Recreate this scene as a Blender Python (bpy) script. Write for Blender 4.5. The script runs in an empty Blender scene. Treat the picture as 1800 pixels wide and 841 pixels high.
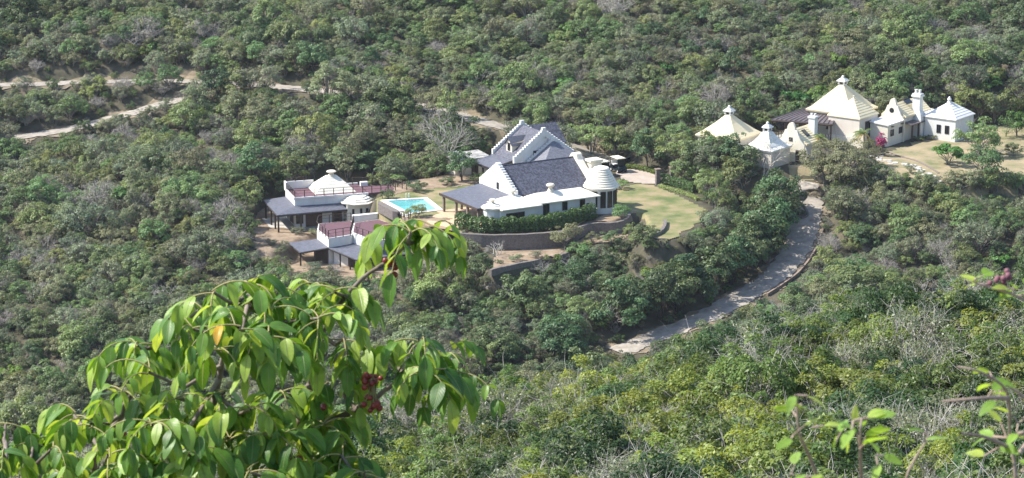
import bpy, math, random
import numpy as np
from math import radians, sin, cos, pi, tan, atan2, sqrt

# ------------------------------------------------------------------ camera, light, exposure
scene = bpy.context.scene
COL = scene.collection
LENS_PX = 4410.0                      # focal length in pixels of an 1800 px wide frame
DEP = radians(14.18)                  # the camera looks down by this much
cam_d = bpy.data.cameras.new("camera")
cam_d.sensor_width = 36.0
cam_d.lens = 36.0 * LENS_PX / 1800.0
cam_d.clip_start = 0.2
cam_d.clip_end = 6000
cam_d.dof.use_dof = True
cam_d.dof.focus_distance = 200
cam_d.dof.aperture_fstop = 36
cam = bpy.data.objects.new("camera", cam_d)
COL.objects.link(cam)
cam.location = (0, 0, 0)
cam.rotation_euler = (pi / 2 - DEP, 0, 0)
scene.camera = cam

SUN_EL = radians(48)
SUN_H = (-1.0, 0.10)                 # horizontal direction towards the sun
_n = sqrt(SUN_H[0] ** 2 + SUN_H[1] ** 2)
SUN_V = (SUN_H[0] / _n * cos(SUN_EL), SUN_H[1] / _n * cos(SUN_EL), sin(SUN_EL))
w = bpy.data.worlds.new("World")
scene.world = w
w.use_nodes = True
nt = w.node_tree
bg = nt.nodes["Background"]
sky = nt.nodes.new("ShaderNodeTexSky")
sky.sky_type = 'NISHITA'
sky.sun_disc = False
sky.sun_elevation = SUN_EL
sky.sun_rotation = atan2(SUN_V[0], SUN_V[1])
sky.altitude = 200
sky.air_density = 1.0
sky.dust_density = 1.0
nt.links.new(sky.outputs[0], bg.inputs[0])
bg.inputs[1].default_value = 0.15
sun_d = bpy.data.lights.new("sun", 'SUN')
sun_d.energy = 4.6
sun_d.angle = radians(0.5)
sun_d.color = (1.0, 0.95, 0.86)
sun = bpy.data.objects.new("sun", sun_d)
COL.objects.link(sun)
from mathutils import Vector, Matrix
sun.rotation_euler = Vector(SUN_V).to_track_quat('Z', 'Y').to_euler()
sun.location = (-60, 320, 60)
vs = scene.view_settings
vs.view_transform = 'Standard'
vs.look = 'None'
vs.gamma = 1
vs.use_curve_mapping = False
vs.exposure = 0.85
scene.cycles.max_bounces = 5
scene.cycles.diffuse_bounces = 2
scene.cycles.glossy_bounces = 2
scene.cycles.transmission_bounces = 3
scene.cycles.transparent_max_bounces = 4
scene.render.threads_mode = 'AUTO'

# ------------------------------------------------------------------ camera geometry (surveying the photograph)
def ray(px, py):
    a, b = px - 900.0, 420.5 - py
    d = np.array([a, LENS_PX * cos(DEP) + b * sin(DEP), -LENS_PX * sin(DEP) + b * cos(DEP)])
    return d / d[1]                   # per metre of depth y
def W(px, py, z):                     # the point of a horizontal level z seen at this pixel
    r = ray(px, py)
    y = z / r[2]
    return (r[0] * y, y, z)
def WD(px, py, y):                    # the point at depth y seen at this pixel
    r = ray(px, py)
    return (r[0] * y, y, r[2] * y)
def proj(x, y, z):
    f = y * cos(DEP) - z * sin(DEP)
    u = y * sin(DEP) + z * cos(DEP)
    return 900 + LENS_PX * x / f, 420.5 - LENS_PX * u / f
def pip(X, Y, poly):                  # points in polygon, vectorised
    X = np.asarray(X, float); Y = np.asarray(Y, float)
    ins = np.zeros(X.shape, bool)
    n = len(poly)
    for i in range(n):
        x1, y1 = poly[i]; x2, y2 = poly[(i + 1) % n]
        if y1 == y2: continue
        c = ((y1 > Y) != (y2 > Y)) & (X < (x2 - x1) * (Y - y1) / (y2 - y1) + x1)
        ins ^= c
    return ins
def dist_line(X, Y, pts, closed=False):
    """distance to a polyline, and the interpolated third coordinate of its nearest point"""
    best = np.full(np.shape(X), 1e9); zz = np.zeros(np.shape(X))
    n = len(pts)
    for i in range(n if closed else n - 1):
        a = pts[i]; b = pts[(i + 1) % n]
        dx, dy = b[0] - a[0], b[1] - a[1]
        L = dx * dx + dy * dy + 1e-9
        t = np.clip(((X - a[0]) * dx + (Y - a[1]) * dy) / L, 0, 1)
        d = np.hypot(X - a[0] - t * dx, Y - a[1] - t * dy)
        m = d < best
        best = np.where(m, d, best)
        zz = np.where(m, a[2] + t * (b[2] - a[2]), zz)
    return best, zz
def sstep(t):
    t = np.clip(t, 0, 1)
    return t * t * (3 - 2 * t)

# ------------------------------------------------------------------ terrain height
HY = [-200, -50, 0, 3, 10, 40, 70, 100, 112, 150, 180, 200, 231, 266, 285, 300, 320, 372, 450, 600, 1500, 4000]
HZ = [16, 6, -1.7, -3.2, -7.2, -18.6, -27.6, -33.6, -38, -68, -85, -86, -83.5, -78.8, -75.4, -72.2, -70.2, -57, -40, -22, 20, 60]
def h_base(x, y):
    x = np.asarray(x, float); y = np.asarray(y, float)
    wd = np.clip(np.abs(y) * .05, .3, 7)
    z = sum(np.interp(y + k * wd, HY, HZ) for k in (-1, -.5, 0, .5, 1)) / 5
    g = sstep(y / 90) * (1 - sstep((y - 110) / 80))
    xc = 45 * np.tanh(x / 45)
    z = z + .24 * xc * g
    f = sstep((y - 200) / 40)
    z = z + f * (1.0 * np.sin(x * .11 + y * .05) * np.sin(y * .09 - x * .03 + 1.3) + .5 * np.sin(x * .31 + 2) * np.sin(y * .27 + x * .1))
    z = z + (1 - f) * sstep(y / 60) * (.5 * np.sin(x * .4 + y * .13) * np.sin(y * .23 + 1) + .25 * np.sin(x * .9 + 1) * np.sin(y * .8))
    z = z + f * (.02 * (x + 10)) * (1 - sstep((y - 340) / 60))
    return z
def wpoly(pts, z):
    return [W(px, py, z)[:2] for px, py in pts]
Z0 = -71.0       # level of the main house, lawn and pool
PADS = [
    (wpoly([(665, 350), (700, 322), (800, 310), (828, 292), (860, 284), (960, 282), (1080, 288), (1165, 299), (1205, 330), (1245, 365), (1228, 398), (1190, 418),
            (1150, 425), (1110, 390), (1100, 386), (1080, 392), (1045, 394), (1002, 406), (940, 408), (860, 410), (800, 404), (760, 396), (722, 390), (690, 374)], Z0), Z0, 4.5),
    (wpoly([(432, 385), (470, 362), (560, 352), (655, 352), (662, 385), (600, 415), (560, 428), (450, 430)], -74.6), -74.6, 2.0),
    (wpoly([(500, 468), (565, 440), (640, 430), (680, 447), (715, 470), (760, 474), (800, 480), (720, 495), (520, 488)], -76.3), -76.3, 2.0),
    (wpoly([(1215, 262), (1300, 236), (1420, 228), (1560, 228), (1700, 222), (1830, 214), (1840, 300), (1700, 316), (1590, 312), (1530, 296), (1400, 302), (1300, 294)], -68.0), -68.0, 3.5),
    (wpoly([(862, 474), (950, 456), (1010, 440), (1060, 434), (1050, 424), (1002, 430), (940, 440), (860, 442)], -72.8), -72.8, 1.6),
    (wpoly([(1050, 436), (1100, 426), (1130, 412), (1120, 396), (1110, 402), (1085, 411), (1048, 414), (1006, 428)], -72.35), -72.35, .9),
]
def h_pads(x, y):
    z = h_base(x, y)
    for poly, pz, fall in PADS:
        d, _ = dist_line(x, y, [(a, b, 0) for a, b in poly], True)
        d = np.where(pip(x, y, poly), 0, d)
        wgt = 1 - sstep(d / fall)
        z = z * (1 - wgt) + pz * wgt
    return z
def hit_with(hf, px, py, off=0.0, y0=55.0, y1=520.0):
    r = ray(px, py)
    Y = np.arange(y0, y1, .5)
    Zr = r[2] * Y - (hf(r[0] * Y, Y) + off)
    k = np.where(Zr < 0)[0]
    if len(k) == 0: return None
    y = Y[k[0]]
    lo, hi = max(y - .5, y0), y
    for _ in range(12):
        m = (lo + hi) / 2
        if r[2] * m - (float(hf(r[0] * m, m)) + off) < 0: hi = m
        else: lo = m
    return (r[0] * hi, hi, r[2] * hi - off)

def catmull(pts, n=6):
    out = []
    P = [pts[0]] + list(pts) + [pts[-1]]
    for i in range(1, len(P) - 2):
        p0, p1, p2, p3 = [np.array(q, float) for q in P[i - 1:i + 3]]
        for k in range(n):
            t = k / n
            out.append(tuple(.5 * ((2 * p1) + (-p0 + p2) * t + (2 * p0 - 5 * p1 + 4 * p2 - p3) * t * t + (-p0 + 3 * p1 - 3 * p2 + p3) * t ** 3)))
    out.append(tuple(pts[-1]))
    return out
def road_line(pix, y0=200):
    pts = [hit_with(h_pads, a, b, 0, y0) for a, b in pix]
    pts = catmull(pts, 6)
    A = np.array(pts)
    for _ in range(4):
        A[1:-1, 2] = (A[:-2, 2] + A[1:-1, 2] * 2 + A[2:, 2]) / 4
    return [tuple(a) for a in A]
ROADS = {}
ROADS['lower'] = (road_line([(1085, 620), (1130, 602), (1190, 579), (1250, 553), (1315, 518), (1366, 483), (1396, 447), (1411, 412), (1420, 380), (1420, 352), (1416, 335), (1422, 322)]), 1.7)
ROADS['ramp'] = (road_line([(-60, 258), (40, 241), (110, 231), (190, 212), (260, 192), (330, 172), (385, 158), (425, 150)]), 1.5)
ROADS['upper'] = (road_line([(-60, 152), (60, 149), (160, 146), (300, 144), (420, 149), (500, 155), (570, 162), (650, 173), (730, 186), (800, 203), (860, 218), (920, 234), (985, 252), (1040, 272), (1085, 290)]), 1.5)
def h(x, y):
    x = np.asarray(x, float); y = np.asarray(y, float)
    z = h_pads(x, y)
    for pts, hw in ROADS.values():
        d, zz = dist_line(x, y, pts)
        wgt = 1 - sstep((d - hw - .5) / 2.2)
        z = z * (1 - wgt) + (zz - .06) * wgt
    return z
def hs(x, y): return float(h(x, y))
def hit(px, py, off=0.0, y0=55.0): return hit_with(h, px, py, off, y0)

# ------------------------------------------------------------------ helpers
OFF = {}
def link(o, parent=None):
    COL.objects.link(o)
    if parent is not None: o.parent = parent
    return o
def tag(o, label=None, cat=None, group=None, kind=None):
    if label: o['label'] = label
    if cat: o['category'] = cat
    if group: o['group'] = group
    if kind: o['kind'] = kind
    return o
def thing(name, label, cat, loc=(0, 0, 0), rotz=0, group=None):
    o = bpy.data.objects.new(name, None)
    o.empty_display_size = .3
    o.location = loc
    o.rotation_euler = (0, 0, rotz)
    link(o)
    OFF[o.name] = tuple(loc)
    return tag(o, label, cat, group)
def frame(x, y, z, a):
    ca, sa = cos(a), sin(a)
    return lambda u, v, q: (x + ca * u - sa * v, y + sa * u + ca * v, z + q)

class MB:
    def __init__(s, fr=None):
        s.v, s.f, s.fr = [], [], fr
    def pt(s, p):
        return s.fr(*p) if s.fr else tuple(p)
    def add(s, vs, fs):
        n = len(s.v)
        s.v += [s.pt(p) for p in vs]
        s.f += [tuple(i + n for i in f) for f in fs]
        return s
    def box(s, a0, a1, b0, b1, c0, c1):
        V = [(a0, b0, c0), (a1, b0, c0), (a1, b1, c0), (a0, b1, c0), (a0, b0, c1), (a1, b0, c1), (a1, b1, c1), (a0, b1, c1)]
        return s.add(V, [(0, 3, 2, 1), (4, 5, 6, 7), (0, 1, 5, 4), (1, 2, 6, 5), (2, 3, 7, 6), (3, 0, 4, 7)])
    def prism(s, poly, z0, z1):           # polygon in u,v extruded in z (z may be callables)
        n = len(poly)
        lo = [(p[0], p[1], z0(*p[:2]) if callable(z0) else z0) for p in poly]
        hi = [(p[0], p[1], z1(*p[:2]) if callable(z1) else z1) for p in poly]
        return s.add(lo + hi, [tuple(range(n))[::-1], tuple(range(n, 2 * n))] + [(i, (i + 1) % n, n + (i + 1) % n, n + i) for i in range(n)])
    def slab(s, pts, th):                 # a sheet through 3-4 points, thickened downwards
        n = len(pts)
        lo = [(p[0], p[1], p[2] - th) for p in pts]
        return s.add(list(pts) + lo, [tuple(range(n)), tuple(range(n, 2 * n))[::-1]] + [(i, n + i, n + (i + 1) % n, (i + 1) % n) for i in range(n)])
    def extr(s, prof, axis, a0, a1):      # profile of (t, z), extruded along the other horizontal axis
        n = len(prof)
        if axis == 'u': V = [(a0, t, z) for t, z in prof] + [(a1, t, z) for t, z in prof]
        else: V = [(t, a0, z) for t, z in prof] + [(t, a1, z) for t, z in prof]
        return s.add(V, [tuple(range(n))[::-1], tuple(range(n, 2 * n))] + [(i, (i + 1) % n, n + (i + 1) % n, n + i) for i in range(n)])
    def loft(s, rings, cap=True):
        n = len(rings[0]); V = []; F = []
        for r in rings: V += list(r)
        for k in range(len(rings) - 1):
            for i in range(n):
                j = (i + 1) % n
                F.append((k * n + i, k * n + j, (k + 1) * n + j, (k + 1) * n + i))
        if cap:
            F.append(tuple(range(n))[::-1]); F.append(tuple(range((len(rings) - 1) * n, len(rings) * n)))
        return s.add(V, F)
    def lathe(s, cx, cy, prof, n=32, a0=0, sq=None):
        return s.loft([[(cx + r * cos(a0 + 2 * pi * i / n), cy + r * sin(a0 + 2 * pi * i / n), z) for i in range(n)] for r, z in prof])
    def tube(s, pts, r0, r1=None, n=6):
        r1 = r0 if r1 is None else r1
        P = [Vector(s.pt(p)) for p in pts]
        fr, s.fr = s.fr, None
        rings = []
        ref = Vector((.13, .27, .95)).normalized()
        for i, p in enumerate(P):
            t = (P[min(i + 1, len(P) - 1)] - P[max(i - 1, 0)])
            t = t.normalized() if t.length > 1e-7 else Vector((0, 0, 1))
            q = t.cross(ref if abs(t.dot(ref)) < .97 else Vector((1, 0, 0))).normalized()
            w2 = t.cross(q)
            r = r0 + (r1 - r0) * i / max(1, len(P) - 1)
            rings.append([tuple(p + (q * cos(2 * pi * k / n) + w2 * sin(2 * pi * k / n)) * r) for k in range(n)])
        s.loft(rings); s.fr = fr
        return s
    def hip(s, u0, u1, v0, v1, z0, z1, T, n=6, lip=.07, top=None):
        """stepped hipped roof: n courses that climb while the outline shrinks by T"""
        def rect(t, z):
            tu = min(t, (u1 - u0) / 2 - .02); tv = min(t, (v1 - v0) / 2 - .02)
            return [(u0 + tu, v0 + tv, z), (u1 - tu, v0 + tv, z), (u1 - tu, v1 - tv, z), (u0 + tu, v1 - tv, z)]
        R = [rect(0, z0 - .12)]
        for i in range(n):
            z = z0 + (z1 - z0) * i / n
            R.append(rect(T * i / n, z + (lip if i else 0)))
            R.append(rect(T * (i + 1) / n - .0, z0 + (z1 - z0) * (i + 1) / n - .0))
        return s.loft(R)
    def build(s, name, mat, parent=None, smooth=False, bevel=0):
        me = bpy.data.meshes.new(name)
        off = OFF.get(parent.name, (0, 0, 0)) if parent is not None else (0, 0, 0)
        me.from_pydata([(x - off[0], y - off[1], z - off[2]) for x, y, z in s.v], [], s.f)
        me.materials.append(mat)
        if smooth: me.shade_smooth()
        import bmesh
        bm = bmesh.new(); bm.from_mesh(me)
        bmesh.ops.recalc_face_normals(bm, faces=bm.faces)
        if bevel: bmesh.ops.bevel(bm, geom=[e for e in bm.edges if e.calc_face_angle(0) > .6], offset=bevel, segments=2, affect='EDGES')
        bm.to_mesh(me); bm.free()
        o = bpy.data.objects.new(name, me)
        OFF[o.name] = off
        link(o, parent)
        if parent is not None: OFF[o.name] = off
        return o
def np_mesh(name, V, F, mats, midx=None, uv=None, smooth=False):
    V = np.asarray(V, np.float32); F = np.asarray(F, np.int32)
    me = bpy.data.meshes.new(name)
    k = F.shape[1]
    me.vertices.add(len(V)); me.vertices.foreach_set("co", V.ravel())
    me.loops.add(F.size); me.loops.foreach_set("vertex_index", F.ravel())
    me.polygons.add(len(F))
    me.polygons.foreach_set("loop_start", np.arange(0, F.size, k, dtype=np.int32))
    me.polygons.foreach_set("loop_total", np.full(len(F), k, np.int32))
    if midx is not None: me.polygons.foreach_set("material_index", np.asarray(midx, np.int32))
    if uv is not None:
        l = me.uv_layers.new(name="uv")
        l.data.foreach_set("uv", np.asarray(uv, np.float32)[F.ravel()].ravel())
    for m in mats: me.materials.append(m)
    me.update(calc_edges=True)
    if smooth: me.shade_smooth()
    me.validate()
    return me

# ------------------------------------------------------------------ materials
def mat(name, col, rough=.8, col2=None, scale=3.0, bump=0, bscale=None, spec=.3, detail=6, col3=None, metal=0, contrast=1.0, stretch=None):
    m = bpy.data.materials.new(name); m.use_nodes = True
    n = m.node_tree; b = n.nodes["Principled BSDF"]
    b.inputs["Roughness"].default_value = rough
    b.inputs["Specular IOR Level"].default_value = spec
    b.inputs["Metallic"].default_value = metal
    b.inputs["Base Color"].default_value = (*col, 1)
    tc = n.nodes.new("ShaderNodeTexCoord")
    vec = tc.outputs["Object"]
    if stretch:
        mp = n.nodes.new("ShaderNodeMapping"); mp.inputs["Scale"].default_value = stretch
        n.links.new(vec, mp.inputs[0]); vec = mp.outputs[0]
    if col2:
        t = n.nodes.new("ShaderNodeTexNoise"); t.inputs["Scale"].default_value = scale; t.inputs["Detail"].default_value = detail
        t.inputs["Roughness"].default_value = .62
        n.links.new(vec, t.inputs["Vector"])
        r = n.nodes.new("ShaderNodeValToRGB")
        e = r.color_ramp.elements
        e[0].position = .5 - .22 / contrast; e[0].color = (*col, 1); e[1].position = .5 + .22 / contrast; e[1].color = (*col2, 1)
        if col3:
            x = e.new(.5); x.color = (*col3, 1)
        n.links.new(t.outputs["Fac"], r.inputs[0]); n.links.new(r.outputs[0], b.inputs["Base Color"])
    if bump:
        t2 = n.nodes.new("ShaderNodeTexNoise"); t2.inputs["Scale"].default_value = bscale or scale * 4; t2.inputs["Detail"].default_value = 5
        n.links.new(vec, t2.inputs["Vector"])
        bp = n.nodes.new("ShaderNodeBump"); bp.inputs["Strength"].default_value = min(1, bump * 3); bp.inputs["Distance"].default_value = bump
        n.links.new(t2.outputs["Fac"], bp.inputs["Height"]); n.links.new(bp.outputs[0], b.inputs["Normal"])
    return m
def tiles(name, base, var, sx=3.2, sy=.9):
    """slates: cells of slightly different tone laid in courses"""
    m = mat(name, base, .62, spec=.4)
    n = m.node_tree; b = n.nodes["Principled BSDF"]
    tc = n.nodes.new("ShaderNodeTexCoord")
    vo = n.nodes.new("ShaderNodeTexVoronoi"); vo.inputs["Scale"].default_value = sx
    n.links.new(tc.outputs["Object"], vo.inputs["Vector"])
    no = n.nodes.new("ShaderNodeTexNoise"); no.inputs["Scale"].default_value = 5; no.inputs["Detail"].default_value = 8
    n.links.new(tc.outputs["Object"], no.inputs["Vector"])
    sep = n.nodes.new("ShaderNodeSeparateColor"); n.links.new(vo.outputs["Color"], sep.inputs[0])
    mx = n.nodes.new("ShaderNodeMath"); mx.operation = 'MULTIPLY_ADD'; mx.inputs[1].default_value = .45
    n.links.new(sep.outputs[0], mx.inputs[0])
    m2 = n.nodes.new("ShaderNodeMath"); m2.operation = 'MULTIPLY'; m2.inputs[1].default_value = .42
    n.links.new(no.outputs["Fac"], m2.inputs[0]); n.links.new(m2.outputs[0], mx.inputs[2])
    r = n.nodes.new("ShaderNodeValToRGB"); e = r.color_ramp.elements
    e[0].position = .22; e[0].color = (*[c * (1 - var) for c in base], 1); e[1].position = .78; e[1].color = (*[c * (1 + var) for c in base], 1)
    n.links.new(mx.outputs[0], r.inputs[0]); n.links.new(r.outputs[0], b.inputs["Base Color"])
    bp = n.nodes.new("ShaderNodeBump"); bp.inputs["Strength"].default_value = .5; bp.inputs["Distance"].default_value = .03
    n.links.new(vo.outputs["Distance"], bp.inputs["Height"]); n.links.new(bp.outputs[0], b.inputs["Normal"])
    return m
def leafmat(name, a, b_, trans=.3, rough=.5, hue=.05, spec=.35):
    """foliage: tone drifts from leaf to leaf and from plant to plant"""
    m = bpy.data.materials.new(name); m.use_nodes = True
    n = m.node_tree; p = n.nodes["Principled BSDF"]; out = n.nodes["Material Output"]
    g = n.nodes.new("ShaderNodeNewGeometry"); oi = n.nodes.new("ShaderNodeObjectInfo")
    mixc = n.nodes.new("ShaderNodeMix"); mixc.data_type = 'RGBA'
    n.links.new(g.outputs["Random Per Island"], mixc.inputs[0])
    mixc.inputs[6].default_value = (*a, 1); mixc.inputs[7].default_value = (*b_, 1)
    hs_ = n.nodes.new("ShaderNodeHueSaturation")
    mr = n.nodes.new("ShaderNodeMapRange"); mr.inputs[3].default_value = .5 - hue; mr.inputs[4].default_value = .5 + hue * .6
    n.links.new(oi.outputs["Random"], mr.inputs[0]); n.links.new(mr.outputs[0], hs_.inputs["Hue"])
    ml = n.nodes.new("ShaderNodeMath"); ml.operation = 'MULTIPLY'; ml.inputs[1].default_value = 7.31
    fr = n.nodes.new("ShaderNodeMath"); fr.operation = 'FRACT'
    n.links.new(oi.outputs["Random"], ml.inputs[0]); n.links.new(ml.outputs[0], fr.inputs[0])
    mr2 = n.nodes.new("ShaderNodeMapRange"); mr2.inputs[3].default_value = .68; mr2.inputs[4].default_value = 1.35
    n.links.new(fr.outputs[0], mr2.inputs[0]); n.links.new(mr2.outputs[0], hs_.inputs["Value"])
    n.links.new(mixc.outputs[2], hs_.inputs["Color"])
    n.links.new(hs_.outputs[0], p.inputs["Base Color"])
    p.inputs["Roughness"].default_value = rough; p.inputs["Specular IOR Level"].default_value = spec
    tr = n.nodes.new("ShaderNodeBsdfTranslucent")
    hs2 = n.nodes.new("ShaderNodeHueSaturation"); hs2.inputs["Hue"].default_value = .475; hs2.inputs["Value"].default_value = 1.5; hs2.inputs["Saturation"].default_value = 1.15
    n.links.new(hs_.outputs[0], hs2.inputs["Color"]); n.links.new(hs2.outputs[0], tr.inputs[0])
    mx = n.nodes.new("ShaderNodeMixShader"); mx.inputs[0].default_value = trans
    n.links.new(p.outputs[0], mx.inputs[1]); n.links.new(tr.outputs[0], mx.inputs[2]); n.links.new(mx.outputs[0], out.inputs[0])
    return m

M = {}
M['white'] = mat('white_plaster', (.80, .80, .78), .85, (.62, .61, .57), .9, .01, 12, stretch=(1, 1, .3), contrast=.8)
M['cream'] = mat('cream_plaster', (.80, .75, .63), .85, (.62, .57, .46), .9, .01, 12, stretch=(1, 1, .3), contrast=.8)
M['creamroof'] = mat('cream_limewash_roof', (.86, .82, .71), .85, (.76, .70, .58), 1.8, .012, 10)
M['yellowroof'] = mat('yellow_limewash_roof', (.80, .70, .46), .85, (.72, .61, .40), 1.0, .012, 10)
M['haze'] = None
M['whiteroof'] = mat('white_limewash_roof', (.84, .82, .78), .85, (.70, .68, .64), 1.8, .012, 10)
M['pinkwall'] = mat('pinkish_plaster', (.76, .69, .60), .85, (.60, .53, .45), .8, .01, 12, stretch=(1, 1, .3), contrast=.8)
M['slate'] = tiles('slate', (.092, .095, .125), .5, 5.5)
M['slatedark'] = tiles('grey_shingle', (.12, .125, .155), .22, 5)
M['verge'] = mat('verge_soil', (.13, .10, .07), .95, (.33, .26, .19), 1.1, .05, 4, detail=12, col3=(.22, .18, .12))
M['slatelight'] = tiles('pale_slate', (.17, .175, .205), .2, 6)
M['fascia'] = mat('dark_fascia', (.035, .03, .03), .6)
M['wood'] = mat('dark_timber', (.05, .035, .028), .6, (.085, .058, .045), 6)
M['brown'] = mat('brown_timber', (.10, .06, .045), .6, (.15, .095, .07), 5)
M['post'] = mat('grey_timber_post', (.16, .13, .11), .8, (.25, .21, .18), 8)
M['deck'] = mat('purple_deck', (.115, .06, .072), .7, (.175, .095, .11), 4, .01, 20)
M['glass'] = mat('dark_glass', (.015, .018, .022), .12, spec=.6)
M['pergola'] = mat('weathered_roof_board', (.085, .07, .075), .7, (.16, .135, .14), 3, .02, 8)
M['stone'] = mat('rubble_stone', (.10, .09, .085), .9, (.24, .21, .19), 5, .06, 9, detail=9)
M['patio'] = mat('terracotta_paving', (.52, .34, .22), .8, (.62, .46, .32), 2.5, .01, 10)
M['concrete'] = mat('pale_concrete', (.42, .40, .37), .9, (.55, .53, .49), 1.5, .01, 10)
M['pooltile'] = mat('pool_coping', (.80, .80, .78), .6, (.70, .70, .68), 3)
M['poolin'] = mat('pool_plaster', (.22, .60, .62), .5, (.28, .66, .68), 2)
M['trunk'] = mat('grey_bark', (.17, .15, .13), .95, (.36, .33, .29), 6, .02)
M['trunkdark'] = mat('brown_bark', (.06, .05, .04), .95, (.14, .11, .09), 7, .02)
M['twig'] = mat('pale_twig', (.34, .315, .285), .9, (.58, .55, .50), 4)

# ------------------------------------------------------------------ ground, roads, lawns
M['ground'] = mat('leaf_litter', (.045, .042, .030), .95, (.16, .13, .095), .35, .08, 1.5, detail=12, col3=(.085, .078, .05))
M['dirt'] = mat('bare_dirt', (.17, .12, .08), .95, (.38, .29, .21), .8, .05, 3, detail=13, col3=(.28, .21, .145))
M['lawn'] = mat('dry_lawn', (.10, .135, .045), .95, (.33, .25, .155), .34, .06, 9, detail=14, col3=(.205, .20, .09), contrast=1.4)
M['lawnfar'] = mat('parched_lawn', (.14, .16, .07), .95, (.38, .30, .19), .35, .03, 6, detail=12, col3=(.28, .235, .14), contrast=1.3)
M['road'] = mat('worn_road', (.21, .185, .155), .9, (.44, .395, .34), 1.1, .04, 6, detail=14, col3=(.33, .295, .25))
M['kerb'] = mat('stone_kerb', (.20, .15, .12), .9, (.32, .25, .20), 2, .02, 8)
M['drive'] = mat('gravel_drive', (.34, .28, .23), .95, (.48, .41, .35), .8, .02, 8, detail=12)

xs = np.concatenate([[-600, -450, -300, -200, -150, -120], np.arange(-100, 100.1, 1.0), [120, 150, 200, 300, 450, 600]])
ys = np.concatenate([[-150, -60, -30, -15], np.arange(-8, 120, 1.5), np.arange(120, 230, 4), np.arange(230, 400, 1.0), np.arange(400, 520, 8), [540, 600, 700, 800, 900]])
GX, GY = np.meshgrid(xs, ys)
GZ = h(GX, GY)
POOL = [W(a, b, Z0 + .12) for a, b in [(669, 352), (751, 347.5), (779, 369), (717, 377)]]
_pc = np.mean(np.array(POOL), 0)
_pe = [tuple(_pc + (np.array(p) - _pc) * 1.22)[:2] for p in POOL]
GZ = GZ - 1.6 * pip(GX, GY, _pe)          # the pool pit; the lawn sheet closes the rim round it
V = np.stack([GX, GY, GZ], -1).reshape(-1, 3)
nx, ny = len(xs), len(ys)
I = (np.arange(ny - 1)[:, None] * nx + np.arange(nx - 1)[None, :]).ravel()
F = np.stack([I, I + 1, I + nx + 1, I + nx], 1)
g = bpy.data.objects.new('ground', np_mesh('ground', V, F, [M['ground']], smooth=True)); link(g); tag(g, kind='structure')

def road(name, key, mat_, lift=.05):
    pts, hw = ROADS[key]
    V, F = [], []
    rr = random.Random(5)
    fine = catmull(pts[::3] + [pts[-1]], 5)
    n = len(fine)
    for i, p in enumerate(fine):
        a = np.array(fine[max(i - 1, 0)]); b = np.array(fine[min(i + 1, n - 1)])
        t = b - a; t /= (np.hypot(t[0], t[1]) + 1e-9)
        nn = (-t[1], t[0])
        for k in range(5):
            s_ = (k / 2 - 1) * (hw + (rr.uniform(-.3, .25) if k in (0, 4) else 0))
            V.append((p[0] + nn[0] * s_, p[1] + nn[1] * s_, p[2] + lift + .07 - .02 * abs(k / 2 - 1)))
        if i:
            for k in range(4):
                q = (i - 1) * 5 + k
                F.append((q, q + 1, q + 6, q + 5))
    o = bpy.data.objects.new(name, np_mesh(name, V, F, [mat_], smooth=True)); link(o); tag(o, kind='structure')
    return fine
low = road('lower_road', 'lower', M['road'])
def verge(name, key, extra, lift, seed):
    pts, hw = ROADS[key]; rr = random.Random(seed); V, F = [], []
    fine = catmull(pts[::2] + [pts[-1]], 6); n = len(fine)
    for i, p in enumerate(fine):
        a = np.array(fine[max(i - 1, 0)]); b = np.array(fine[min(i + 1, n - 1)]); t = b - a; t /= np.hypot(t[0], t[1]) + 1e-9
        wl_ = hw + extra * (.5 + .5 * sin(i * .37 + seed)) + rr.uniform(-.15, .3); wr_ = hw + extra * (.5 + .5 * sin(i * .29 + seed * 2)) + rr.uniform(-.15, .3)
        for s_ in (-wl_, -hw, 0, hw, wr_):
            x, y = p[0] - t[1] * s_, p[1] + t[0] * s_
            V.append((x, y, hs(x, y) + lift if abs(s_) > 0 else p[2] - .04))
        if i:
            for k in range(4):
                q = (i - 1) * 5 + k; F.append((q, q + 1, q + 6, q + 5))
    o = bpy.data.objects.new(name, np_mesh(name, V, F, [M['verge']], smooth=True)); link(o); tag(o, kind='structure')
verge('lower_verge', 'lower', .9, .07, 3)
verge('upper_verge', 'upper', 1.6, .075, 5)
verge('ramp_verge', 'ramp', 1.3, .072, 8)
road('upper_road', 'upper', M['road'])
road('ramp_road', 'ramp', M['road'], .056)

def patch(name, poly, mat_, lift=.04, res=.5, jag=.35, seed=1, hole=None):
    """ground cover inside a world outline: an even grid draped on the terrain, ragged at its rim"""
    P = np.array(poly)
    x0, y0 = P.min(0) - 1; x1, y1 = P.max(0) + 1
    X, Y = np.meshgrid(np.arange(x0, x1, res), np.arange(y0, y1, res))
    jx = X + jag * (np.sin(X * 1.7 + Y * .9 + seed) + .6 * np.sin(X * 4.1 - Y * 3.3 + seed * 2)) * .6
    jy = Y + jag * (np.sin(Y * 1.9 - X * 1.1 + seed * 3) + .6 * np.sin(Y * 3.7 + X * 2.9 + seed)) * .6
    m = pip(jx, jy, poly)
    if hole: m &= ~pip(X, Y, hole)
    Z = h(X, Y) + lift
    idx = -np.ones(X.shape, int)
    cells = m[:-1, :-1] & m[1:, :-1] & m[:-1, 1:] & m[1:, 1:]
    use = np.zeros(X.shape, bool)
    use[:-1, :-1] |= cells; use[1:, :-1] |= cells; use[:-1, 1:] |= cells; use[1:, 1:] |= cells
    idx[use] = np.arange(use.sum())
    V = np.stack([X[use], Y[use], Z[use]], 1)
    r, c = np.where(cells)
    F = np.stack([idx[r, c], idx[r, c + 1], idx[r + 1, c + 1], idx[r + 1, c]], 1)
    o = bpy.data.objects.new(name, np_mesh(name, V, F, [mat_], smooth=True)); link(o); tag(o, kind='structure')
    return o
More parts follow.
